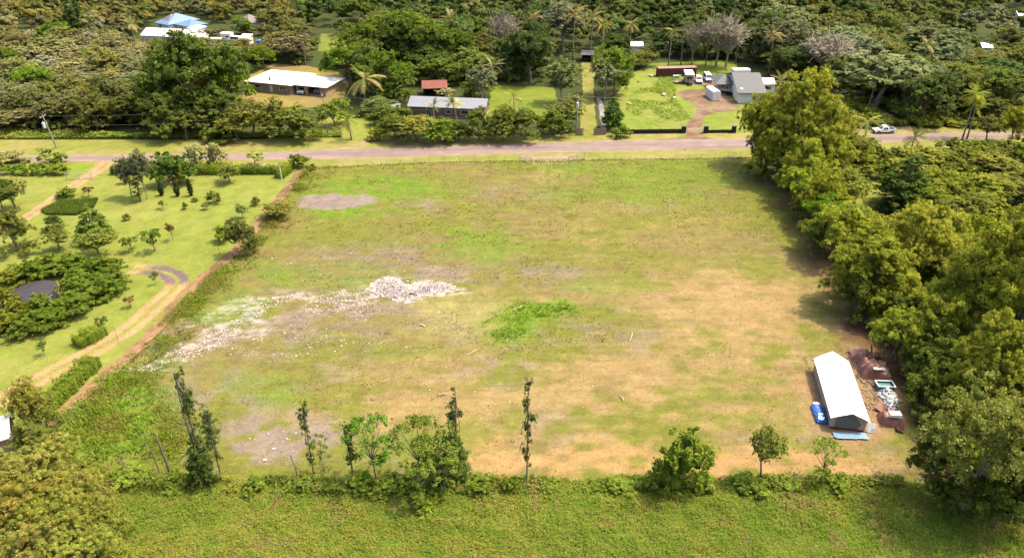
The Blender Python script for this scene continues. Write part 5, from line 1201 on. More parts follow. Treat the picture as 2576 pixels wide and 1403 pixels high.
# ------------------------------------------------------------------ buildings
def roof_mb(L, W, ze, rise, kind, oh, inset=None, th=.14, x0=0.0, y0=0.0):
    mb = MB(); a, b, c, d = x0 - oh, x0 + L + oh, y0 - oh, y0 + W + oh
    zr = ze + rise; ym = (c + d) / 2
    i = (d - c) / 2 if inset is None else inset
    if kind == 'gable': R0, R1 = (a, ym, zr), (b, ym, zr)
    elif kind == 'hip':
        i = min(i, (b - a) / 2 - .05); R0, R1 = (a + i, ym, zr), (b - i, ym, zr)
    elif kind == 'shed':
        top = [(a, c, ze), (b, c, ze), (b, d, zr), (a, d, zr)]
        return mb.add(top + [(x, y, z - th) for x, y, z in top], [(0, 1, 2, 3), (7, 6, 5, 4), (0, 4, 5, 1), (1, 5, 6, 2), (2, 6, 7, 3), (3, 7, 4, 0)])
    top = [(a, c, ze), (b, c, ze), (b, d, ze), (a, d, ze), R0, R1]
    V = top + [(x, y, z - th) for x, y, z in top]
    F = [(0, 1, 5, 4), (2, 3, 4, 5)]
    E = [(0, 1), (2, 3)]
    if kind == 'hip': F += [(1, 2, 5), (3, 0, 4)]; E += [(1, 2), (3, 0)]
    else: E += [(1, 5), (5, 2), (3, 4), (4, 0)]
    F += [tuple(q + 6 for q in f[::-1]) for f in F]
    F += [(p, p + 6, q + 6, q) for p, q in E]
    return mb.add(V, F)
def wall_part(root, L, W, ze, mat, gable=0.0, openings=(), x0=0.0, y0=0.0, wm='white_wall', name='wall'):
    """Four walls butted end to end, the front one pierced by its openings."""
    t = .18; mb = MB()
    xs = sorted({0, L, *[o[0] for o in openings], *[o[1] for o in openings]})
    for p, q in zip(xs[:-1], xs[1:]):
        op = [o for o in openings if o[0] <= p + 1e-6 and o[1] >= q - 1e-6]
        spans = [(0, ze)]
        if op:
            z0, z1 = op[0][2], op[0][3]; spans = [s for s in ((0, z0), (z1, ze)) if s[1] - s[0] > .01]
        for z0, z1 in spans: mb.box((x0 + (p + q) / 2, y0 + t / 2, (z0 + z1) / 2), (q - p, t, z1 - z0))
    mb.box((x0 + L / 2, y0 + W - t / 2, ze / 2), (L, t, ze))
    for x in (t / 2, L - t / 2):
        mb.box((x0 + x, y0 + W / 2, ze / 2), (t, W - 2 * t - .004, ze))
        if gable:
            X0, X1 = x0 + x - t / 2 + .002, x0 + x + t / 2 - .002
            mb.add([(X0, y0 + .05, ze), (X0, y0 + W - .05, ze), (X0, y0 + W / 2, ze + gable), (X1, y0 + .05, ze), (X1, y0 + W - .05, ze), (X1, y0 + W / 2, ze + gable)], [(0, 1, 2), (5, 4, 3), (0, 3, 4, 1), (1, 4, 5, 2), (2, 5, 3, 0)])
    w = mb.build(name, mat, root)
    for (p, q, z0, z1, typ) in openings:
        if typ in ('window', 'slider'):
            f = MB(); c = ((p + q) / 2 + x0, y0 + .06)
            for xx in (p + .04, q - .04): f.box((xx + x0, c[1], (z0 + z1) / 2), (.08, .1, z1 - z0 - .004))
            for zz in (z0 + .04, z1 - .04): f.box((c[0], c[1], zz), (q - p - .17, .1, .076))
            if typ == 'slider': f.box((c[0], c[1], (z0 + z1) / 2), (.07, .1, z1 - z0 - .17))
            wo = f.build('window', M[wm], root)
            MB().box((c[0], y0 + .09, (z0 + z1) / 2), (q - p - .17, .02, z1 - z0 - .17)).build('pane', M['glass'], wo)
        elif typ == 'door':
            d = MB().box(((p + q) / 2 + x0, y0 + .1, (z0 + z1) / 2), (q - p - .01, .06, z1 - z0 - .01)).build('door', M[wm], root)
            MB().box((q - .15 + x0, y0 + .05, z0 + 1), (.04, .06, .12)).build('handle', M['metal'], d)
    return w
def house(name, label, cat, a, b, ze, W, rise, kind, roof, wall, openings=(), oh=.55, inset=None, floor=.0, wm='white_wall', roof_z=None, group=None):
    """a, b: where the front eave starts and ends in the photograph; W depth away from it."""
    A, Bp = P(*a, ze), P(*b, ze); d = Bp - A; L = d.length - 2 * oh; rz = math.atan2(d.y, d.x)
    n = Vector((-math.sin(rz), math.cos(rz), 0)); t = Vector((math.cos(rz), math.sin(rz), 0))
    o = A + t * oh + n * oh
    root = thing(name, label, cat, (o.x, o.y, 0), rz, group)
    wall_part(root, L, W, ze - .16, M[wall], rise - .2 if kind == 'gable' else 0, openings, wm=wm)
    roof_mb(L, W, ze, rise, kind, oh, inset).build('roof', M[roof], root)
    if floor: MB().box((L / 2, W / 2, floor / 2 - .02), (L + .5, W + .5, floor)).build('base_slab', M['stone_wall'], root)
    return root, L

# white hip roofed house with its carport
h, L = house('house', 'low house with wide white hip roof and stone walls, carport at its right end', 'house', (613.5, 204), (733, 215.5), 2.9, 12.0, 1.7, 'hip', 'white_roof', 'stone_wall',
             [(2.0, 4.0, 1.0, 2.1, 'window'), (7.0, 8.0, .05, 2.15, 'door'), (10.2, 12.4, 1.0, 2.1, 'slider')], .8, floor=.25)
wall_part(h, 9.6, 9.5, 2.64, M['tan_wall'], 0, [(.5, 2.6, .02, 2.3, 'open'), (3.8, 7.6, .02, 2.35, 'open')], L + .9, 1.2, name='carport_wall')
roof_mb(9.6, 9.5, 2.8, 1.25, 'hip', .7, x0=L + .9, y0=1.2).build('carport_roof', M['white_roof'], h)
MB().box((L + 5.6, 5.9, .06), (9.2, 9, .1)).build('carport_floor', M['stone_wall'], h)
MB().box((L * .48, .9, 3.5), (.35, .35, 1.6)).build('vent_pipe', M['rust_dark'], h)
CARPORT = h; CARPORT_L = L
# long grey roofed house
house('house', 'long house with blue grey metal roof behind the roadside bushes', 'house', (1024, 267.5), (1222, 275), 2.8, 7.0, 1.6, 'gable', 'grey_roof', 'brown_wall',
      [(4.2, 5.6, .05, 2.25, 'slider'), (9.5, 11.0, 1.0, 2.1, 'window'), (13.5, 15.5, 1.0, 2.1, 'window')], .6, floor=.2)
# rusty shed
h, L = house('shed', 'open shed with rusty red corrugated roof behind the long grey roof', 'shed', (1061, 223.5), (1126, 221.5), 2.4, 4.6, .9, 'shed', 'rust', 'dark', [(.4, 3.0, .02, 2.0, 'open'), (3.5, 6.6, .02, 2.0, 'open')], .4)
mb = MB()
for x in np.arange(-.2, L + .3, .32): mb.box((x, 2.3, 2.9), (.06, 5.2, .05), rx=math.atan2(.9, 5.4))
mb.build('corrugation', M['rust'], h)
house('shed', 'small grey roofed shed left of the long grey roof, upper one', 'shed', (983, 272), (1006, 272), 2.2, 3.2, .7, 'gable', 'grey_roof', 'tan_wall', [(.4, 1.3, .05, 1.9, 'door')], .3)
house('shed', 'low grey roofed shed left of the long grey roof, lower one', 'shed', (984, 300), (1014, 297), 2.0, 3.0, .8, 'gable', 'grey_roof', 'white_wall', [(.4, 1.4, .05, 1.8, 'door')], .3)
# blue and neighbouring roofs far left
h, L = house('house', 'house with pale blue hip roof patched in mauve on the left slope', 'house', (388, 57), (421, 63.5), 2.9, 13.0, 3.0, 'hip', 'blue_roof', 'white_wall', [(1.2, 2.4, .9, 2.1, 'window')], .7)
mb = MB(); roof_mb(6.2, 6.0, 3.0, 2.3, 'hip', .3, x0=L * .1, y0=5.0).f
roof_mb(L * .62, 6.5, 3.75, 2.0, 'hip', .2, x0=L * .12, y0=1.6).build('roof_patch', M['mauve_roof'], h)
roof_mb(8.5, 7.5, 2.7, 1.6, 'hip', .6, x0=L + .8, y0=3.0).build('wing_roof', M['blue_roof'], h)
wall_part(h, 8.5, 7.5, 2.55, M['white_wall'], 0, [(1.5, 4, .9, 2.0, 'slider'), (5.5, 6.5, .05, 2.1, 'door')], L + .8, 3.0, name='wing_wall')
roof_mb(5.5, 4, 2.5, .5, 'shed', .3, x0=L + 9.6, y0=2.0).build('porch_roof', M['white_roof'], h)
MB().box((L + 9.7, 2.1, 1.15), (.14, .14, 2.3)).box((L + 14.9, 2.1, 1.15), (.14, .14, 2.3)).build('porch_post', M['white_wall'], h)
house('building', 'long building with stained cream white roof below the blue roofed house', 'building', (352, 89), (484, 95.5), 3.0, 8.0, 1.9, 'gable', 'cream_roof', 'white_wall', [(3, 4.5, 1, 2.1, 'window'), (9, 11, .1, 2.2, 'slider')], .4)
house('shed', 'little white shed against the right end of the cream roofed building', 'shed', (487, 91), (513, 92), 2.3, 3.0, .6, 'gable', 'white_roof', 'cream_wall', [(1, 2, .05, 1.9, 'door')], .2)
house('house', 'house with grey pyramid roof half hidden by branches at upper left', 'house', (585, 55), (619, 61.5), 2.8, 8.5, 2.6, 'hip', 'mauve_roof', 'white_wall', [(1, 2.2, 1, 2.1, 'window')], .6)
tt('umbrella', 603, 44, 6.5, 50, 'flat branched green tree in front of the grey pyramid roof', tint=(.9, 1.0, .9))
# house at the end of the grass lane and bits of roof among the trees
h, L = house('carport', 'open carport with grey roof at the end of the grass lane', 'carport', (1461, 138), (1494, 139), 2.5, 5.5, .8, 'gable', 'slate_roof', 'dark', [(.3, 2.6, .02, 2.2, 'open'), (3.0, 4.6, .02, 2.2, 'open')], .4)
house('shed', 'shed with bright white roof in the trees right of the coconut palms', 'shed', (1586, 116), (1619, 116.5), 2.5, 4.5, 1.0, 'gable', 'white_roof', 'white_wall', [(1, 2, .05, 2, 'door')], .3)
house('shed', 'white roof among the trees near the right edge, above the wires', 'shed', (2471, 120), (2500, 121), 2.6, 4.5, 1.1, 'gable', 'white_roof', 'white_wall', [(1, 2, .05, 2, 'door')], .3)
house('house', 'white roof cut off at the right edge, near the top', 'house', (2562, 40), (2596, 41), 2.8, 6, 1.3, 'gable', 'white_roof', 'white_wall', [(1, 2, 1, 2, 'window')], .3)
house('shed', 'tiny pale roof on the slope at far left', 'shed', (85, 121), (108, 118), 2.2, 2.4, .5, 'gable', 'white_roof', 'white_wall', [(1, 1.8, .05, 1.9, 'door')], .2)
# grey tent like roof at right
h, L = house('house', 'house with wide plain grey roof, partly behind the tall corner tree', 'house', (1856, 234), (1930, 235), 3.1, 19.0, 3.0, 'gable', 'slate_roof', 'white_wall', [(.8, 1.8, .05, 2.2, 'door'), (3.6, 5.2, .9, 2.1, 'window')], .7)
roof_mb(5.2, 9.0, 3.02, 1.5, 'hip', .4, x0=-4.6, y0=8.5).build('wing_roof', M['slate_roof'], h)
MB().box((-4.4, 8.7, 1.42), (.15, .15, 2.84)).build('porch_post', M['white_wall'], h)
MB().box((-4.4, 17.3, 1.42), (.15, .15, 2.84)).build('porch_post', M['white_wall'], h)
MB().box((.7, 1.4, 3.74), (.7, .8, .12), rx=.29).build('skylight', M['white_board'], h)
roof_mb(5, 6.5, 2.7, .9, 'gable', .3, x0=L + .8, y0=10.4).build('annex_roof', M['cream_roof'], h)
wall_part(h, 5, 6.5, 2.52, M['white_wall'], .6, [(2, 4, 1, 2.1, 'window')], L + .8, 10.4, name='annex_wall')
house('roof_box', 'white topped raised roof box behind the plain grey roof', 'trailer', (1847, 177), (1889, 176.5), 4.0, 2.6, .12, 'gable', 'white_roof', 'white_wall', [(1, 2, .6, 2.2, 'window')], .02)  # raised roof part, built as a tall box beyond the ridge
# upper left: junk yard trailers
house('camper_trailer', 'white camper trailer below the grey pyramid roof', 'trailer', (553, 84), (578, 85), 2.7, 2.6, .15, 'gable', 'white_roof', 'cream_wall', [(.5, 1.2, .4, 2.1, 'door'), (1.8, 3.2, 1.2, 1.9, 'window')], .05)
house('camper_trailer', 'low pale trailer in front of the white camper', 'trailer', (520, 98), (552, 98.5), 1.6, 2.4, .15, 'gable', 'white_roof', 'tan_wall', [(.8, 2.2, .7, 1.3, 'window')], .05)
house('shed', 'stained white lean to at the right end of the junk yard', 'shed', (600, 96), (626, 97), 2.4, 3.2, .8, 'shed', 'cream_roof', 'white_wall', [(.6, 2.6, .05, 1.9, 'open')], .2)
# roof corner at the lower left
house('house', 'corner of a pale whitish green roof among trees at lower left', 'house', (-70, 1126), (26, 1100), 2.6, 4.2, 1.0, 'gable', 'cream_roof', 'tan_wall', [(.5, 1.5, 1, 2, 'window')], .3)

# long brown container
def container():
    a, b = P(1655, 194.5), P(1739, 192); d = b - a; rz = math.atan2(d.y, d.x); Lc = 12.2
    o = thing('shipping_container', 'long dark red brown shipping container at the back of the yard', 'container', a + Vector((0, 0, 0)), rz)
    MB().box((Lc / 2, 1.22, 1.35), (Lc, 2.44, 2.5), ).build('body', M['rust_dark'], o)
    mb = MB()
    for x in np.arange(.3, Lc - .1, .36): mb.box((x, -.012, 1.35), (.18, .05, 2.2))
    mb.build('corrugation', M['rust_dark'], o)
    MB().box((Lc / 2, 1.22, 2.63), (Lc + .06, 2.5, .08)).build('roof', M['pink_trim'], o)
    m2 = MB()
    for x in (.08, Lc - .08):
        for y in (.06, 2.38): m2.box((x, y, .05), (.2, .2, .2))
    m2.build('corner_casting', M['rust_dark'], o)
container()
def storage_shed():
    a, b = P(1791.5, 254.5), P(1811.5, 254); d = (b - a); rz = math.atan2(d.y, d.x) ; Wd = d.length
    o = thing('storage_shed', 'tall white storage shed with rounded top standing on the grass beside the dirt yard', 'shed', (a.x, a.y, 0), rz + .06)
    Ln, H = 5.6, 2.35; n = 7
    prof = [(0, .1), (0, H)] + [(Wd / 2 - Wd / 2 * math.cos(math.pi * k / n), H + .38 * math.sin(math.pi * k / n)) for k in range(1, n)] + [(Wd, H), (Wd, .1)]
    m = len(prof); V = [(x, 0, z) for x, z in prof] + [(x, Ln, z) for x, z in prof]
    MB().add(V, [tuple(range(m)), tuple(range(2 * m - 1, m - 1, -1))] + [(m - 1, 2 * m - 1, m, 0), (0, m, m + 1, 1), (m - 2, 2 * m - 2, 2 * m - 1, m - 1)]).build('wall', M['white_wall'], o)
    Vr = [(x, -.05, z + .03) for x, z in prof[1:-1]] + [(x, Ln + .05, z + .03) for x, z in prof[1:-1]]; k = m - 2
    MB().add(Vr, [(i, i + 1, i + 1 + k, i + k) for i in range(k - 1)]).build('roof', M['cream_wall'], o)
    for s in (0, 1):
        dd = MB().box((Wd * (.27 + .46 * s), -.03, 1.2), (Wd * .44, .05, 2.1)).build('door', M['white_wall'], o)
        MB().box((Wd * (.45 + .1 * s), -.08, 1.1), (.04, .05, .25)).build('handle', M['metal'], dd)
    MB().box((Wd / 2, Ln / 2, .06), (Wd - .1, Ln - .1, .12)).build('skid', M['wood'], o)
storage_shed()

# ------------------------------------------------------------------ water tank
p = P(93, 746)
o = thing('water_tank', 'round water tank with flat black cover inside the ring of bushes', 'tank', (p.x, p.y, 0))
R, n = 3.15, 40
side = MB(); side.tube([(0, 0, 0), (0, 0, 1.1)], R, n).build('wall', M['metal'], o)
V = [(0, 0, 1.42)] + [(R * q * math.cos(6.2832 * k / n), R * q * math.sin(6.2832 * k / n), 1.15 + .26 * (1 - q * q) + (.03 if k % 2 else 0) * q) for q in (.5, 1.02) for k in range(n)] + [(R * 1.03 * math.cos(6.2832 * k / n), R * 1.03 * math.sin(6.2832 * k / n), .85) for k in range(n)]
F = [(0, 1 + k, 1 + (k + 1) % n) for k in range(n)] + [(1 + j * n + k, 1 + (j + 1) * n + k, 1 + (j + 1) * n + (k + 1) % n, 1 + j * n + (k + 1) % n) for j in (0, 1) for k in range(n)]
MB().add(V, F).build('cover', M['black_cover'], o)
side = MB(); ring_ = [(R * 1.045 * math.cos(6.2832 * k / n), R * 1.045 * math.sin(6.2832 * k / n), .92) for k in range(n + 1)]
side.tube(ring_, .035, 5, False).build('strap', M['metal'], o)

# ------------------------------------------------------------------ vehicles
def vehicle(name, label, cat, pt, rz, kind='pickup', paint='car_white', group=None):
    Lv, Wv = {'pickup': (5.3, 1.9), 'suv': (4.7, 1.85), 'van': (5.2, 1.95), 'car': (4.5, 1.75)}[kind]
    o = thing(name, label, cat, (pt.x, pt.y, .02), rz, group); f, b = Lv / 2, -Lv / 2; hw = Wv / 2; G = .28
    hood = {'pickup': 1.08, 'suv': 1.05, 'van': 1.15, 'car': .92}[kind]; top = {'pickup': 1.78, 'suv': 1.75, 'van': 2.15, 'car': 1.42}[kind]
    wx = (f - .92, b + .95)
    def arch(x): return [(x + .42 * math.cos(t), .36 + .42 * math.sin(t)) for t in np.linspace(0.12, math.pi - .12, 6)]
    if kind == 'pickup':
        prof = [(b, G + .15), (b, .98), (b + 1.75, .98), (b + 1.78, 1.0), (f - 1.55, 1.05), (f - .25, hood - .04), (f, .85), (f, G)]
        cab = [(b + 1.8, .98), (b + 1.95, top - .06), (b + 2.15, top), (f - 2.35, top), (f - 2.15, top - .05), (f - 1.45, 1.05)]
    elif kind == 'van':
        prof = [(b, G), (b, 1.1), (f - 1.0, 1.12), (f - .2, 1.02), (f, .8), (f, G)]; cab = [(b + .02, 1.1), (b + .12, top - .1), (b + .3, top), (f - 1.9, top), (f - 1.7, top - .06), (f - .85, 1.12)]
    else:
        prof = [(b, G), (b, .95), (f - 1.35, 1.0), (f - .3, hood - .08), (f, .78), (f, G)]; cab = [(b + .1, .95), (b + .4, top - .1), (b + .7, top), (f - 2.25, top), (f - 2.0, top - .06), (f - 1.25, 1.0)]
    under = []
    for x in wx: under += arch(x)
    MB().prism(prof + under, -hw, hw).build('body', M[paint], o, bevel=.05)
    MB().prism(cab, -hw + .02, hw - .02, .16, 1.2).build('cabin', M[paint], o, bevel=.05)
    # glazing, standing just proud of the cabin
    g = MB(); x0, z0 = cab[-1]; x1, z1 = cab[-2]
    dx, dz = x1 - x0, z1 - z0; q = Vector((dz, 0, -dx)).normalized() * .03
    q = q if q.x > 0 else -q
    def quad(pts): mb = MB(); mb.add([tuple(Vector(p) + q) for p in pts] + [tuple(Vector(p) - q * .6) for p in pts], [(0, 1, 2, 3), (7, 6, 5, 4), (0, 4, 5, 1), (1, 5, 6, 2), (2, 6, 7, 3), (3, 7, 4, 0)]); return mb
    quad([(x0 + dx * .12, -hw + .14, z0 + dz * .12), (x0 + dx * .12, hw - .14, z0 + dz * .12), (x0 + dx * .9, hw - .27, z0 + dz * .9), (x0 + dx * .9, -hw + .27, z0 + dz * .9)]).build('windscreen', M['glass'], o)
    x0, z0 = cab[0]; x1, z1 = cab[1]; dx, dz = x1 - x0, z1 - z0; q = Vector((-dz, 0, dx)).normalized() * .03
    quad([(x0 + dx * .2, -hw + .2, z0 + dz * .2), (x0 + dx * .2, hw - .2, z0 + dz * .2), (x0 + dx * .9, hw - .28, z0 + dz * .9), (x0 + dx * .9, -hw + .28, z0 + dz * .9)]).build('rear_window', M['glass'], o)
    zl, zh = cab[0][1] + .1, top - .2; tilt = .16 / 1.0
    for s in (-1, 1):
        xa, xb = cab[0][0] + .3, cab[-1][0] - .3; yl, yh = hw - .005, hw - .125; xc = xa + (xb - xa) * .5
        for (p0, p1, p2, p3) in ((xa, xc - .05, xc - .05, xa + .22), (xc + .05, xb - .05, xb - .52, xc + .05)):
            V = [(p0, s * yl, zl), (p1, s * yl, zl), (p2, s * yh, zh), (p3, s * yh, zh)]
            MB().add(V + [(x, y - s * .04, z) for x, y, z in V], [(0, 1, 2, 3), (7, 6, 5, 4), (0, 4, 5, 1), (1, 5, 6, 2), (2, 6, 7, 3), (3, 7, 4, 0)]).build('side_window', M['glass'], o)
        MB().box((f - .02, s * (hw - .27), .74), (.08, .34, .18)).build('headlight', M['lamp_glass'], o)
        MB().box((b + .01, s * (hw - .12), .82), (.06, .16, .28)).build('tail_light', M['red_lamp'], o)
        MB().box((cab[-1][0] - .25, s * (hw + .1), 1.15), (.1, .2, .16)).build('mirror', M[paint], o)
        for x in wx:
            w = MB().tube([(x, s * (hw - .24), .36), (x, s * (hw - .01), .36)], .36, 16).build('wheel', M['tyre'], o)
            MB().tube([(x, s * (hw - .1), .36), (x, s * (hw + .01), .36)], .2, 10).build('rim', M['rim'], w)
    MB().box((f + .03, 0, .5), (.14, Wv - .1, .2)).build('bumper', M['dark'], o, bevel=.03)
    MB().box((b - .03, 0, .52), (.14, Wv - .1, .18)).build('bumper', M['metal'], o, bevel=.03)
    MB().box((f + .02, 0, .74), (.05, Wv - 1.0, .17)).build('grille', M['dark'], o)
    MB().box((f + .11, 0, .5), (.02, .32, .16)).build('number_plate', M['plate'], o)
    if kind == 'pickup':
        MB().box((b + .88, 0, .985), (1.6, Wv - .28, .03)).build('cargo_bed', M['dark'], o)
        m = MB()
        for s in (-1, 1): m.box((b + .88, s * (hw - .06), 1.06), (1.72, .1, .16))
        m.box((b + .05, 0, 1.06), (.1, Wv - .24, .16)); m.build('bed_rail', M[paint], o)
    return o
vehicle('pickup_truck', 'white pickup truck parked on the road edge beside the right grass lane', 'pickup truck', P(2222, 334), math.pi + .05)
vehicle('parked_car', 'white car parked beside the tan camper truck', 'car', P(1757, 207), -math.pi / 2 - .15, 'suv')
vehicle('parked_van', 'white van parked right of the white car in the dirt yard', 'van', P(1779, 203), -math.pi / 2, 'van')
vehicle('pickup_truck', 'white truck with open bed half hidden behind the white storage shed', 'pickup truck', P(1826, 231), math.pi - .15, 'pickup')
def carport_pt(x, y): return CARPORT.matrix_basis @ Vector((x, y, 0))
CARPORT.matrix_basis
pt = carport_pt(CARPORT_L + 6.6, 4.6); vehicle('parked_car', 'white fronted car standing inside the carport of the white roofed house', 'car', pt, CARPORT.rotation_euler.z - math.pi / 2, 'suv').location.z = .12
pt = carport_pt(CARPORT_L + 2.2, 2.6); vehicle('parked_car', 'white car parked at the wall between the white house and its carport', 'car', pt, CARPORT.rotation_euler.z - math.pi / 2 + .1, 'suv')
vehicle('parked_car', 'dark red car in the carport at the end of the grass lane', 'car', P(1473, 149), -math.pi / 2, 'car', 'rust_dark')
vehicle('parked_van', 'pale van half buried in the greenery of the junk yard', 'van', P(592, 106), math.pi * .9, 'van')
# camper truck, quad bike, skiff and small things of the yard
def camper(pt, rz):
    o = thing('camper_truck', 'tan box shaped camper truck with overhanging white roof in front of the container', 'camper', (pt.x, pt.y, .02), rz)
    MB().prism([(-2.6, .55), (-2.6, 2.75), (2.3, 2.75), (2.6, 2.4), (2.6, .55)], -1.2, 1.2).build('body', M['tan_wall'], o, bevel=.05)
    MB().box((-.1, 0, 2.86), (5.9, 2.7, .2)).build('roof', M['white_roof'], o, bevel=.08)
    MB().box((2.63, 0, 1.9), (.04, 1.5, .6)).build('windscreen', M['glass'], o)
    for s in (-1, 1):
        MB().box((-.6, s * 1.215, 1.9), (1.3, .03, .6)).build('side_window', M['glass'], o)
        for x in (-1.6, 1.7):
            w = MB().tube([(x, s * .95, .4), (x, s * 1.22, .4)], .4, 14).build('wheel', M['tyre'], o); MB().tube([(x, s * 1.1, .4), (x, s * 1.24, .4)], .2, 8).build('rim', M['rim'], w)
    MB().box((2.7, 0, .6), (.16, 2.3, .25)).build('bumper', M['metal'], o)
camper(P(1731, 207), -math.pi / 2 - .1)
def quad_bike(pt, rz):
    o = thing('quad_bike', 'dark quad bike in front of the tan camper truck', 'quad bike', (pt.x, pt.y, .02), rz)
    MB().prism([(-.9, .55), (-.85, .85), (-.2, .8), (.1, .75), (.45, .9), (.9, .8), (.95, .55)], -.35, .35).build('body', M['dark'], o, bevel=.04)
    MB().box((-.3, 0, .92), (.7, .32, .14)).build('seat', M['tyre'], o, bevel=.04)
    MB().tube([(.45, -.4, 1.12), (.45, 0, 1.08), (.45, .4, 1.12)], .03, 6).tube([(.6, 0, .75), (.45, 0, 1.08)], .035, 6).build('handlebar', M['metal'], o)
    for x in (-.62, .65):
        for s in (-1, 1): MB().tube([(x, s * .34, .3), (x, s * .58, .3)], .3, 12).build('wheel', M['tyre'], o)
        MB().box((x, 0, .66), (.6, 1.05, .06)).build('fender', M['dark'], o)
quad_bike(P(1733, 215), -math.pi / 2)
def skiff(pt, rz, label, mat, inner, Lb=4.2, Wb=1.5):
    o = thing('skiff', label, 'boat', (pt.x, pt.y, .12), rz); V = []; n = 9
    for i in range(n):
        x = -Lb / 2 + Lb * i / (n - 1); w = Wb / 2 * (1 - max(0, (i - 4) / 4.2) ** 2); V += [(x, -w, .62 + .02 * i), (x, -w * .6, .08), (x, 0, 0), (x, w * .6, .08), (x, w, .62 + .02 * i)]
    F = [(i * 5 + k, i * 5 + k + 1, i * 5 + k + 6, i * 5 + k + 5) for i in range(n - 1) for k in range(4)] + [(0, 1, 2, 3, 4)]
    MB().add(V, F).build('hull', M[mat], o)
    MB().add([(v[0] * .97, v[1] * .9, .5) for v in V[0::5]] + [(v[0] * .97, v[1] * .9, .5) for v in V[4::5]], [(i, i + 1, i + 1 + n, i + n) for i in range(n - 1)]).build('deck', M[inner], o)
    MB().box((-.3, 0, .56), (.3, Wb * .85, .06)).build('bench', M['wood'], o)
skiff(P(1712, 210), .25, 'weathered skiff lying on the grass left of the tan camper truck', 'wood', 'tan_wall')
skiff(P(1845, 240), .05, 'dark flat skiff under the eaves of the plain grey roof', 'tyre', 'dark', 4.0, 1.4)
skiff(P(1703, 196), .1, 'small white dinghy in the bushes before the container', 'car_white', 'white_wall', 2.4, 1.1)
def boulder(u, v, s, label, mat='pale_wood', seed=0):
    r = np.random.default_rng(seed); iv, it = ico(); p = P(u, v)
    V = iv * np.array((s, s * .7, s * .55)) * (1 + .25 * r.normal(0, .5, (len(iv), 1))) + np.array((0, 0, s * .3))
    tag(link('boulder', np_mesh('boulder', V, it, None, M[mat]), None, p, r.uniform(0, 3)), label, 'rock')
for i, (u, v, s, lb) in enumerate(((1669, 241, .9, 'pale rock on the grass left of the dirt yard'), (1696, 246.5, .5, 'small white rock at the edge of the dirt yard'), (1582, 263, .7, 'pale rock lowest on the grass slope left of the yard'), (1637, 193, .8, 'flat pale rock below the container on the grass'))): boulder(u, v, s, lb, 'white_board' if i == 1 else 'pale_wood', i)
def drum(u, v, label, mat, r=.9, h=1.1):
    p = P(u, v); o = thing('water_drum', label, 'drum', (p.x, p.y, 0))
    MB().tube([(0, 0, 0), (0, 0, h * .8), (0, 0, h * .95)], [r, r, r * .75], 18).build('body', M[mat], o, bevel=.03)
    MB().tube([(0, 0, h * .95), (0, 0, h * 1.03)], r * .25, 10).build('cap', M['dark'], o)
drum(651, 109, 'small bright blue water drum right of the junk yard', 'blue_tarp', 1.0, 1.4)

# ------------------------------------------------------------------ lava wall, fences, gates
def lava_wall(px, label, hgt=.95, pillars=()):
    a, b = P(*px[0]), P(*px[1]); d = b - a; Lw = d.length; rz = math.atan2(d.y, d.x); r = np.random.default_rng(int(px[0][0]))
    o = thing('stone_wall', label, 'wall', (a.x, a.y, 0), rz)
    MB().box((Lw / 2, 0, hgt * .46), (Lw, .34, hgt * .92)).build('core', M['lava'], o)
    iv, it = ico(); mats = M['lava']; meshes = []
    for k in range(5):
        V = iv * (1 + .22 * r.normal(0, .6, (len(iv), 1))); bm = bmesh.new(); bmesh.ops.create_icosphere(bm, subdivisions=1, radius=1)
        for v in bm.verts: v.co *= 1 + r.normal(0, .14)
        me = bpy.data.meshes.new('stone'); bm.to_mesh(me); bm.free(); me.materials.append(M['lava']); meshes.append(me)
    x = 0
    n = 0
    while x < Lw and n < 290:
        for z in (.2, .52, .84):
            s = link('stone', meshes[r.integers(5)], o, (x + r.normal(0, .05) + (.2 if z == .52 else 0), r.normal(-.06, .03), z * hgt)); s.scale = (.24 * r.uniform(.8, 1.25), .24, .17 * hgt * r.uniform(.9, 1.2)); s.rotation_euler = (r.uniform(-.3, .3), r.uniform(0, 6), r.uniform(-.3, .3)); n += 1
        x += .46
    for q in pillars:
        MB().box((q, 0, .85), (1.0, .8, 1.7), taper=.94).build('pillar', M['lava'], o); MB().box((q, 0, 1.76), (1.1, .9, .12)).build('pillar_cap', M['slate_roof'], o)
a, b = P(1545, 337), P(1724, 334.5)
lava_wall(((1546, 337), (1724, 334.5)), 'low black lava stone wall left of the dirt yard entrance, pillar at its end', 1.1, ((b - a).length - .6,))
a, b = P(1770, 334.5), P(1850, 334)
lava_wall(((1770, 334.5), (1850, 334)), 'low black lava stone wall right of the dirt yard entrance, pillar at each end', .8, (.5, (b - a).length - .5))
p1, p2 = P(1725, 333), P(1768, 333)
o = thing('chain_gate', 'pale cable hung across the dirt yard entrance between the pillars', 'gate', (p1.x, p1.y, 0)); d = p2 - p1
MB().tube([(d.x * t, d.y * t, 1.25 - .5 * math.sin(math.pi * t)) for t in np.linspace(0, 1, 9)], .035, 5).build('cable', M['white_wall'], o)
MB().tube([(.1, 0, 0), (.1, 0, 1.3)], .05, 6).build('post', M['metal'], o); MB().tube([(d.x - .1, d.y, 0), (d.x - .1, d.y, 1.3)], .05, 6).build('post', M['metal'], o)
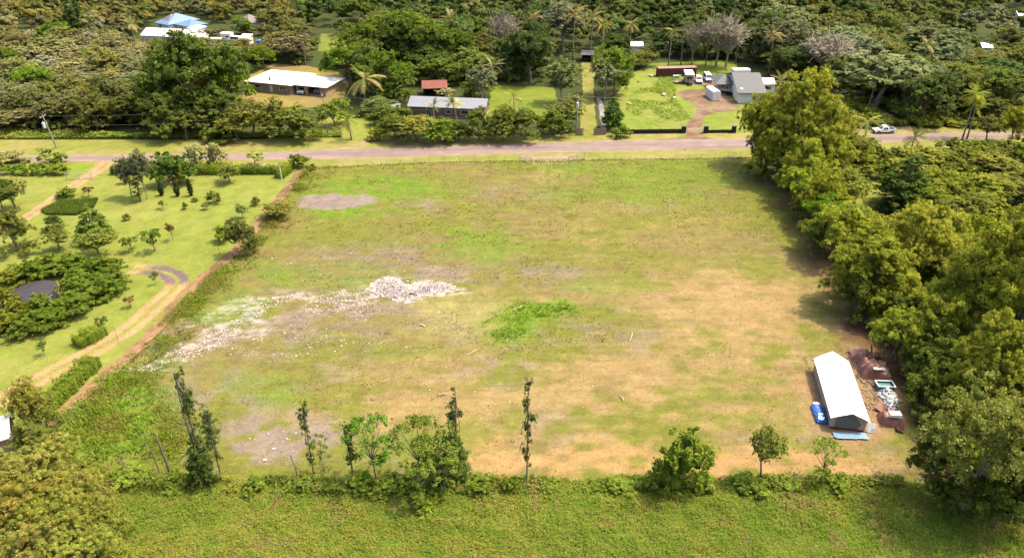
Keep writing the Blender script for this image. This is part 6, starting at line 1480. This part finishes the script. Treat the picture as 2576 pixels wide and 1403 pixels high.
def board_fence(px, hgt, label):
    a, b = P(*px[0]), P(*px[1]); d = b - a; Lw = d.length; o = thing('board_fence', label, 'fence', (a.x, a.y, 0), math.atan2(d.y, d.x))
    n = int(Lw / .3); me = None; r = random.Random(int(px[0][0]))
    for i in range(n):
        if me is None: x = MB().box((0, 0, hgt / 2), (.28, .03, hgt)).build('plank', M['wall_fence'], o); me = x.data; x.location = (.15, 0, 0)
        else: x = link('plank', me, o, (i * .3 + .15, r.uniform(-.012, .012), 0)); x.scale.z = r.uniform(.96, 1.03)
    for z in (.35, hgt - .3): MB().box((Lw / 2, .05, z), (Lw, .06, .09)).build('rail', M['wood'], o)
    for x in np.linspace(.05, Lw - .05, max(2, int(Lw / 2.4) + 1)): MB().box((x, .14, hgt / 2), (.1, .1, hgt)).build('post', M['wood'], o)
board_fence(((1493, 340.5), (1526, 339.5)), 1.75, 'brown board fence wing right of the grass lane')
board_fence(((1450, 341.5), (1468, 341.5)), 1.9, 'short brown board fence wing left of the grass lane')
def wire_fence(px, label, hgt=1.25, step=3.2, mesh=0.0, rail=False, wires=3):
    line = [P(*q) for q in px]; o = thing('wire_fence', label, 'fence', line[0])
    pts = []
    for p, q in zip(line[:-1], line[1:]):
        n = max(1, round((q - p).length / step)); pts += [p.lerp(q, i / n) for i in range(n)]
    pts.append(line[-1]); pts = [p - line[0] for p in pts]
    me = None
    for p in pts:
        if me is None: x = MB().tube([(0, 0, -.1), (0, 0, hgt + .08)], .035, 6).build('post', M['metal'], o); me = x.data; x.location = p
        else: link('post', me, o, p)
    mb = MB()
    for z in np.linspace(.15, hgt, wires): mb.tube([(p.x, p.y, z) for p in pts], .012, 4, False)
    if mesh:
        for p, q in zip(pts[:-1], pts[1:]):
            L_ = (q - p).length; n = int(L_ / mesh)
            for i in range(-int(hgt / mesh), n):
                for s in (1, -1):
                    xa, xb = i * mesh, i * mesh + hgt; za, zb = (0, hgt) if s > 0 else (hgt, 0); ca, cb = max(xa, 0), min(xb, L_)
                    if cb <= ca: continue
                    fa, fb = (ca - xa) / hgt, (cb - xa) / hgt
                    A_, B_ = p.lerp(q, ca / L_), p.lerp(q, cb / L_)
                    mb.tube([(A_.x, A_.y, za + (zb - za) * fa + .05), (B_.x, B_.y, za + (zb - za) * fb + .05)], .007, 3, False)
    w = mb.build('wire', M['wire'], o); w['kind'] = 'stuff'
    if rail: MB().tube([(p.x, p.y, hgt + .06) for p in pts], .045, 6).build('top_rail', M['white_wall'], o)
    return o
wire_fence([(790, 424), (1080, 409), (1308, 404)], 'low wire fence along the road edge of the field, left of its gate')
wire_fence([(1470, 400), (1700, 400), (1895, 396)], 'low wire fence along the road edge of the field, right of its gate')
wire_fence([(1308, 404), (1338, 415)], 'slanting chain link fence wing on the left of the field gate', 1.7, 2.5, .22)
wire_fence([(1430, 413), (1470, 400)], 'slanting chain link fence wing on the right of the field gate', 1.7, 2.5, .22)
def pipe_gate(a, b, hgt, label, mesh=.25, leaves=2, railmat='white_wall'):
    A_, B_ = P(*a), P(*b); d = B_ - A_; Lw = d.length; o = thing('pipe_gate', label, 'gate', (A_.x, A_.y, 0), math.atan2(d.y, d.x))
    for k in range(leaves):
        x0, x1 = Lw * k / leaves + .06, Lw * (k + 1) / leaves - .06
        f = MB().tube([(x0, 0, .12), (x0, 0, hgt), (x1, 0, hgt), (x1, 0, .12), (x0, 0, .12)], .05, 6).build('gate_leaf', M[railmat], o)
        mb = MB()
        for x in np.arange(x0 + mesh, x1, mesh): mb.tube([(x, 0, .12), (x, 0, hgt)], .007, 3, False)
        for z in np.arange(.3, hgt, mesh): mb.tube([(x0, 0, z), (x1, 0, z)], .007, 3, False)
        w = mb.build('mesh_wire', M['wire'], f); w['kind'] = 'stuff'
    for x in (0, Lw): MB().tube([(x, 0, -.1), (x, 0, hgt + .2)], .06, 7).build('post', M['metal'], o)
pipe_gate((1338, 415), (1430, 413.5), 1.7, 'wide field gate of white pipe and wire facing the road')
pipe_gate((168, 454), (232, 450), 1.5, 'garden gate of thin pipe across the upper drive', .4, 2, 'metal')
for u, vb, vt, lb in ((709, 452, 419, 'white post in front of the hedge block at the garden corner'),):
    p = P(u, vb); hh = height_at(p, vt); o = thing('post', lb, 'post', (p.x, p.y, 0)); MB().tube([(0, 0, -.1), (0, 0, hh)], .09, 8).build('shaft', M['white_wall'], o); MB().box((0, 0, hh + .05), (.5, .12, .16)).build('cap', M['metal'], o)
for u, vb, vt, lb in ((299, 862, 820, 'thin grey stake beside the lower drive bend'), (553, 640, 610, 'thin grey stake on the reddish bank beside the dark tree'), (785, 445, 418, 'thin stake at the fence corner')):
    p = P(u, vb); hh = height_at(p, vt); o = thing('stake', lb, 'stake', (p.x, p.y, 0)); MB().tube([(0, 0, -.1), (.04, 0, hh)], .035, 6).build('shaft', M['wood'], o); MB().box((.04, 0, hh), (.14, .05, .12)).build('cap', M['metal'], o)

# ------------------------------------------------------------------ utility poles and wires
POLES = {}
def pole(u, vb, vt, label, lean=0.0, trans=False, key=None, arm=2.4, thin=1.0):
    p = P(u, vb); hh = height_at(p, vt); o = thing('utility_pole', label, 'utility pole', (p.x, p.y, 0), 0, 'utility poles along the road')
    MB().tube([(0, 0, -.3), (lean * .5, 0, hh * .5), (lean, 0, hh)], [.2 * thin, .17 * thin, .13 * thin], 8).build('shaft', M['grey_bark' if thin == 1 else 'bark'], o)
    for k, z in enumerate((hh - .5, hh - 2.4)):
        a = MB().box((lean, 0, z), (.12, arm * (1 - .3 * k), .13)).build('crossarm', M['wood'], o)
        for y in (-.42, .42): MB().tube([(lean, y * arm * (1 - .3 * k), z + .06), (lean, y * arm * (1 - .3 * k), z + .3)], [.07, .05], 6).build('insulator', M['white_wall'], a)
    if trans:
        t = MB().tube([(lean - .1, -.45, hh - 3.1), (lean - .1, -.45, hh - 1.8)], .33, 12).build('transformer', M['pole_grey'], o, bevel=.04)
        MB().tube([(lean - .1, -.45, hh - 1.8), (lean - .1, -.45, hh - 1.5)], .07, 6).build('bushing', M['white_wall'], t)
    POLES[key] = (p, hh, lean)
pole(143, 372, 288, 'utility pole with white transformer on the far left verge', -.9, True, 'l')
pole(1449, 340, 238, 'utility pole with transformer beside the grass lane', .1, True, 'm')
pole(2182, 276, 220, 'utility pole in front of the forest at right', .4, False, 'r')
pole(826, 345, 236, 'slim dark utility pole below the carport of the white house', -.2, False, 'h', 1.0, .6)
def wire(a, b, sag, label, za=-.3, zb=-.3, r=.013):
    pa = a[0] + Vector((a[2], 0, a[1] + za)) if isinstance(a, tuple) else a; pb = b[0] + Vector((b[2], 0, b[1] + zb)) if isinstance(b, tuple) else b
    n = 24; pts = [pa.lerp(pb, t) - Vector((0, 0, sag * 4 * t * (1 - t))) for t in np.linspace(0, 1, n)]
    tag(MB().tube([p - pa for p in pts], r, 4, False).build('power_wire', M['wire'], None, loc=pa), label, 'wire')
off = Vector((0, 1.0, 0))
pl, pm, pr = POLES['l'], POLES['m'], POLES['r']
wire(pl, POLES['h'], 1.6, 'upper power wire between left pole and slim dark pole'); wire(POLES['h'], pm, 1.4, 'upper power wire between slim dark pole and middle pole')
wire(pl, POLES['h'], 1.9, 'lower power wire between left pole and slim dark pole', -2.4, -2.3); wire(POLES['h'], pm, 1.6, 'lower power wire between slim dark pole and middle pole', -2.3, -2.4)
wire(pm, pr, 2.0, 'upper power wire from middle pole to right pole'); wire(pm, pr, 2.2, 'lower power wire from middle pole to right pole', -2.4, -2.2)
far_r = P(2700, 205, 9); wire(pr, far_r, 1.0, 'upper power wire running from right pole out of the right edge'); wire(pr, far_r - Vector((0, 0, 2)), 1.1, 'second power wire running from right pole out of the right edge', -2.2, 0)
wire(pr, far_r - Vector((0, 4, 7)), 1.0, 'third low cable running from right pole out of the right edge', -5.5, 0)
far_l = P(-140, 270, 9.5); wire(far_l, pl, 1.0, 'power wire entering from the left edge to the left pole', 0, -.3)

# ------------------------------------------------------------------ the white shed in the field and the clutter round it
ze = 2.05
FL, NL, FR = P(2048.4, 900.3, ze), P(2089.7, 1051.2, ze), P(2135.4, 908.9, ze)
NR = P(2191.2, 1060.5, ze)
Wd = ((NR - NL).length + (FR - FL).length) / 2; ax = ((NL - FL) + (NR - FR)).normalized(); Ls = ((NL - FL).length + (NR - FR).length) / 2
rz = math.atan2(ax.y, ax.x)                                      # local x runs from the far gable to the near one
n = Vector((-ax.y, ax.x, 0)); cen = (FL + FR) / 2
o = thing('tarp_shed', 'long shed with bright white tarpaulin roof and grey front at right of the field', 'shed', (cen.x, cen.y, 0), rz)
rs = np.random.default_rng(3); hw, zr = Wd / 2, 1.05
V, F = [], []; nx, ny = 25, 13
for i in range(nx):
    for j in range(ny):
        y = -hw + 2 * hw * j / (ny - 1); x = Ls * i / (nx - 1)
        rib = .035 * abs(math.sin(math.pi * i * 6 / (nx - 1)))
        z = ze + zr * (1 - abs(y) / hw) - rib * (1 - abs(abs(y) / hw * 2 - 1)) + rs.normal(0, .006) - (.06 if abs(j - 6) == 6 else 0)
        xx = x + (.12 * (1 - abs(y) / hw) if i == nx - 1 else (-.5 * (1 - abs(y) / hw) if i == 0 else 0)); V.append((xx, y, z))
F = [(i * ny + j, (i + 1) * ny + j, (i + 1) * ny + j + 1, i * ny + j + 1) for i in range(nx - 1) for j in range(ny - 1)]
rf_ = MB().add(V + [(x, y, z - .025) for x, y, z in V], F + [tuple(q + nx * ny for q in f[::-1]) for f in F] + [(j, j + 1, j + 1 + nx * ny, j + nx * ny) for j in range(ny - 1)] + [((nx - 1) * ny + j + 1, (nx - 1) * ny + j, (nx - 1) * ny + j + nx * ny, (nx - 1) * ny + j + 1 + nx * ny) for j in range(ny - 1)]
                 + [((i + 1) * ny, i * ny, i * ny + nx * ny, (i + 1) * ny + nx * ny) for i in range(nx - 1)] + [(i * ny + ny - 1, (i + 1) * ny + ny - 1, (i + 1) * ny + ny - 1 + nx * ny, i * ny + ny - 1 + nx * ny) for i in range(nx - 1)]).build('roof', M['white_tarp'], o)
iw = hw - .28; xe = Ls - .45
for s, nm in ((-1, 'M'), (1, 'L')):
    mb = MB(); m = 30; Vv = []
    for i in range(m + 1):
        for k in range(5): Vv.append((.3 + (xe - .3) * i / m, s * (iw + .05 * math.sin(i * 1.7 + k) + .02 * k), .02 + (ze - .25) * k / 4))
    mb.add(Vv, [(i * 5 + k, (i + 1) * 5 + k, (i + 1) * 5 + k + 1, i * 5 + k + 1) for i in range(m) for k in range(4)]); mb.build('side_curtain', M['grey_tarp'] if s > 0 else M['tan_tarp'], o)
for x in np.linspace(.35, xe, 6):
    for s in (-1, 1): MB().tube([(x, s * (iw - .08), 0), (x, s * (iw - .08), ze + .02)], .035, 6).build('pole', M['metal'], o)
    MB().tube([(x, -iw, ze - .02), (x, 0, ze + zr - .16), (x, iw, ze - .02)], .03, 6).build('rafter', M['metal'], o)
MB().tube([(.2, 0, ze + zr - .1), (xe, 0, ze + zr - .1)], .03, 6).build('ridge_pole', M['metal'], o)
MB().add([(xe, -iw + .5, .35), (xe, iw - .02, .30), (xe - .05, iw - .02, ze + .0), (xe - .3, .25, ze + zr - .3), (xe - .3, -.6, ze + zr - .55), (xe - .06, -iw + .5, ze - .0)], [(0, 1, 2, 3, 4, 5)]).build('front_flap', M['grey_tarp'], o)
MB().add([(xe + .02, iw - .9, .1), (xe + .02, iw + .06, .02), (xe + .02, iw + .1, ze - .05), (xe - .2, iw - 1.7, ze + .55), (xe + .02, iw - .5, 1.2)], [(0, 1, 2, 3, 4)]).build('torn_flap', M['tan_tarp'], o)
MB().add([(xe, -iw + .48, .1), (xe, -iw - .05, .1), (xe, -iw - .1, ze - .05), (xe - .25, -iw + .9, ze + .4), (xe - .02, -iw + .48, ze - .02)], [(0, 1, 2, 3, 4)]).build('torn_flap', M['tan_tarp'], o)
MB().box((xe + .06, 0, .19), (.12, 2 * iw - .1, .34)).build('sill_board', M['rust_dark'], o)
MB().add([(.35, -iw, .02), (.35, iw, .02), (.3, iw, ze - .1), (.1, 0, ze + zr - .12), (.3, -iw, ze - .1)], [(0, 1, 2, 3, 4)]).build('back_flap', M['grey_tarp'], o)
for a_, b_ in (((-.1, hw, ze - .02), (-.9, hw + .5, 0)), ((.1, hw - .1, ze - .05), (-.3, hw + .9, 0))): MB().tube([a_, b_], .03, 5).build('guy_pole', M['wood'], o)
def crumple(name, label, cat, u, v, dx, dy, h, mat, rz=0.0, seed=0, flat=False, folds=3.0, z0=.02, extra=None):
    """A sheet thrown over something: folded surface with a hem on the ground."""
    r = np.random.default_rng(seed); p = P(u, v); nx = 26
    gx, gy_ = np.meshgrid(np.linspace(-1, 1, nx), np.linspace(-1, 1, nx)); x, y = gx.ravel(), gy_.ravel()
    edge = 1 + .16 * (fbm(x * 2 + seed, y * 2, 1) - .5) * 2
    X_, Y_ = x * dx / 2 * edge, y * dy / 2 * edge
    top = np.clip(1.25 - np.maximum(np.abs(x), np.abs(y)) ** 3 * 1.4, 0, 1)
    fold = fbm(x * folds + seed * 3, y * folds * .8 + 5, 4, 3); ridge = np.abs(fbm(x * folds * 1.5 + 9, y * folds + seed, 2, 3) - .5) * 2
    Z = z0 + (h * top * (.45 + .75 * fold) - .18 * h * ridge if not flat else .05 + .10 * fold - .06 * ridge)
    Z = np.maximum(Z, z0 + .01 * fold)
    F = np.array([(j * nx + i, j * nx + i + 1, (j + 1) * nx + i + 1, (j + 1) * nx + i) for j in range(nx - 1) for i in range(nx - 1)])
    me = np_mesh(name, np.stack([X_, Y_, Z], 1), F, None, M[mat])
    root = thing(name, label, cat, (p.x, p.y, 0), rz)
    link('sheet', me, root)
    if not flat: MB().box((0, 0, h * .2), (dx * .55, dy * .55, h * .4)).build('load', M['dark'], root)
    return root
crumple('brown_tarp', 'crumpled brown tarpaulin heap highest up behind the white shed', 'tarpaulin', 2170, 908, 3.2, 2.6, 1.7, 'brown_tarp', .3, 1)
crumple('brown_tarp', 'peaked brown tarpaulin heap in the middle behind the white shed', 'tarpaulin', 2196, 940, 4.0, 3.3, 2.3, 'brown_tarp', -.2, 2)
crumple('brown_tarp', 'boxy brown tarpaulin heap nearest the weeping tree, right of the shed front', 'tarpaulin', 2240, 1062, 3.1, 2.3, 1.6, 'brown_tarp', -.15, 3, folds=2.2)
crumple('blue_sheet', 'faded sky blue sheet lying flat before the front of the white shed', 'tarpaulin', 2139, 1100, 4.0, 1.1, .1, 'sky_tarp', -.06, 4, True, z0=.25)
crumple('grey_sheet', 'pale grey sheet on the heap beside the teal tub', 'tarpaulin', 2223, 930, 1.1, 1.1, .5, 'white_board', .4, 5)
# blue wrapped roll left of the shed
p = P(2058, 1045); d = P(2046, 1016) - P(2066, 1070); o = thing('blue_roll', 'long load wrapped in bright blue tarpaulin beside the left wall of the white shed', 'tarpaulin', (p.x, p.y, .25), math.atan2(d.y, d.x))
V, F = [], []; n1, n2 = 26, 15
for i in range(n1):
    t = i / (n1 - 1); xr = -1.75 + 3.5 * t; prof_ = .62 * (1 - .35 * max(0, (t - .85) / .15) - .2 * max(0, (.1 - t) / .1))
    for j in range(n2):
        a_ = math.pi * j / (n2 - 1); k = prof_ * (1 + .05 * math.sin(i * 1.9 + j) + .04 * math.sin(j * 2.3 - i * .7)); V.append((xr + .03 * math.sin(j * 2.0), -math.cos(a_) * k * 1.05, math.sin(a_) * k * .95))
F = [(i * n2 + j, (i + 1) * n2 + j, (i + 1) * n2 + j + 1, i * n2 + j + 1) for i in range(n1 - 1) for j in range(n2 - 1)] + [tuple(range(n2)), tuple(range(n1 * n2 - 1, (n1 - 1) * n2 - 1, -1))]
MB().add(V, F).build('wrap', M['blue_tarp'], o)
MB().add([(-1.3, -.35, .60), (-.95, .3, .66), (-1.45, .5, .5), (-1.72, .05, .56)], [(0, 1, 2, 3)]).build('white_patch', M['white_tarp'], o)
MB().add([(1.25, -.4, .57), (1.7, -.2, .54), (1.68, .35, .50), (1.3, .45, .55)], [(0, 1, 2, 3)]).build('white_patch', M['white_tarp'], o)
MB().add([(-.9, -.2, .66), (-.55, -.3, .64), (-.6, .3, .63), (-.8, .35, .62)], [(0, 1, 2, 3)]).build('white_patch', M['white_tarp'], o)
p = P(2077, 1043); crumple('teal_sheet', 'dark teal sheet draped between the blue roll and the shed wall', 'tarpaulin', 2077, 1046, .85, 3.1, .9, 'teal_tarp', math.atan2(d.y, d.x) - math.pi / 2, 6)
# tub, board, post, box, slab
p = P(2223, 978); o = thing('plastic_tub', 'open teal plastic tub with white rim behind the white shed', 'tub', (p.x, p.y, .25), -.05)
MB().box((0, -.6, .3), (2.1, .06, .6)).box((0, .6, .3), (2.1, .06, .6)).box((-1.02, 0, .3), (.06, 1.13, .6)).box((1.02, 0, .3), (.06, 1.13, .6)).box((0, 0, .28), (1.97, 1.13, .05)).build('body', M['teal_tub'], o)
MB().box((0, -.62, .63), (2.26, .13, .06)).box((0, .62, .63), (2.26, .13, .06)).box((-1.06, 0, .63), (.13, 1.1, .06)).box((1.06, 0, .63), (.13, 1.1, .06)).build('rim', M['white_board'], o)
p = P(2188, 1088); o = thing('leaning_board', 'white board leaning at the right front corner of the shed', 'board', (p.x, p.y, .22), -.1)
MB().box((0, 0, .55), (.9, .05, 1.15), rx=-.35).build('panel', M['white_board'], o); MB().box((.55, -.1, .5), (.9, .05, .05)).build('batten', M['pale_wood'], o)
p = P(2190, 897); o = thing('timber_post', 'leaning orange timber post at the edge of the trees above the brown heaps', 'post', (p.x, p.y, .1))
MB().tube([(.2, 0, -.1), (-.35, .1, 1.9)], [.14, .09], 5).build('shaft', M['orange_wood'], o); MB().tube([(.25, 0, 0), (.75, .1, .8)], [.1, .07], 5).build('brace', M['orange_wood'], o)
p = P(2250, 1046, 1.5); o = thing('white_crate', 'small white crate on top of the boxy brown tarpaulin heap', 'crate', (p.x, p.y, 1.5), -.1)
MB().box((0, 0, .22), (1.25, .7, .4)).build('body', M['white_board'], o, bevel=.03); MB().box((0, 0, .45), (1.31, .76, .06)).build('lid', M['white_tarp'], o)
p = P(2211, 930, 1.5); tag(MB().box((0, 0, .1), (1.5, .5, .16), ry=.03).build('foam_slab', M['cream_wall'], None, bevel=.05, loc=(p.x, p.y, 1.6), rz=-.05), 'cream coloured slab lying on the peaked brown tarpaulin heap', 'slab')
stones('debris', [(2228, 992, 20, 14, 240, .75), (2240, 1012, 15, 22, 260, .5)], None, 31, (.12, .42))
COL.objects[-1].data.materials[0] = M['white_board']
stones('debris', [(2200, 1000, 40, 45, 160, .05), (2215, 960, 40, 40, 120, .1), (2180, 960, 40, 60, 60, .03)], None, 33, (.08, .3))
COL.objects[-1].data.materials[0] = M['wood']
for i, (u, v, w, l, t, lb) in enumerate(((2156, 893, 2.2, 1.3, .35, 'rusty sheet leaning on the highest brown heap'), (2180, 925, 1.8, 1.2, .6, 'rusty sheet standing in the brown heaps'), (2216, 1030, 1.9, 1.1, .3, 'rusty sheet on the ground between debris and boxy heap'), (2262, 1078, 2.0, .9, .25, 'rusty sheet at the foot of the boxy heap'), (2212, 905, 1.6, 1.0, .7, 'rusty sheet upright at the edge of the trees'))):
    p = P(u, v); o = thing('scrap_sheet', lb, 'scrap metal', (p.x, p.y, .25), .4 * i)
    MB().box((0, 0, .5 * l * math.sin(t) + .05), (w, l, .03), rx=t).build('sheet', M['rust_dark' if i % 2 else 'brown_tarp'], o)
    mb = MB()
    for x in np.arange(-w / 2 + .1, w / 2, .2): mb.box((x, 0, .5 * l * math.sin(t) + .075), (.06, l, .03), rx=t)
    mb.build('corrugation', M['rust_dark' if i % 2 else 'brown_tarp'], o)
# sticks and slabs lying in the field
for i, (a_, b_, th, lb) in enumerate((((1176, 896), (1206, 881), .09, 'long pale stick lying in the field right of the rubble'), ((1590, 840), (1583, 862), .12, 'short pale log lying in the middle right of the field'), ((1104, 996), (1128, 993), .09, 'pale slab of wood lying in the lower field'), ((1056, 820), (1070, 826), .16, 'small pale log below the rubble heap'),
                                   ((1290, 783), (1318, 772), .12, 'bleached branch at the left end of the long grass patch'), ((345, 938), (378, 920), .14, 'bleached branch at the lower end of the rubble trail'), ((1560, 1000), (1568, 1012), .1, 'tiny pale chunk of wood in the lower right of the field'))):
    p, q = P(*a_), P(*b_); d = q - p; th *= .65; mb = MB().tube([(0, 0, .28), (d.x * .5 + .1, d.y * .5, .34), (d.x, d.y, .27)], [th, th * .9, th * .5], 6).tube([(d.x * .4, d.y * .4, .32), (d.x * .55 + .3, d.y * .5 + .3, .4)], [th * .5, th * .2], 4)
    tag(mb.build('fallen_branch', M['pale_wood'], None, loc=(p.x, p.y, 0)), lb, 'branch')
for i, (u, v, w, lb) in enumerate(((690, 1132, .3, 'white scrap on the grey earth patch, upper one'), (668, 1160, .35, 'white scrap at the lower rim of the grey earth patch'))):
    crumple('plastic_scrap', lb, 'scrap', u, v, w * 1.2, w * .6, .12, 'white_board', .2, 40 + i, True, z0=.22)
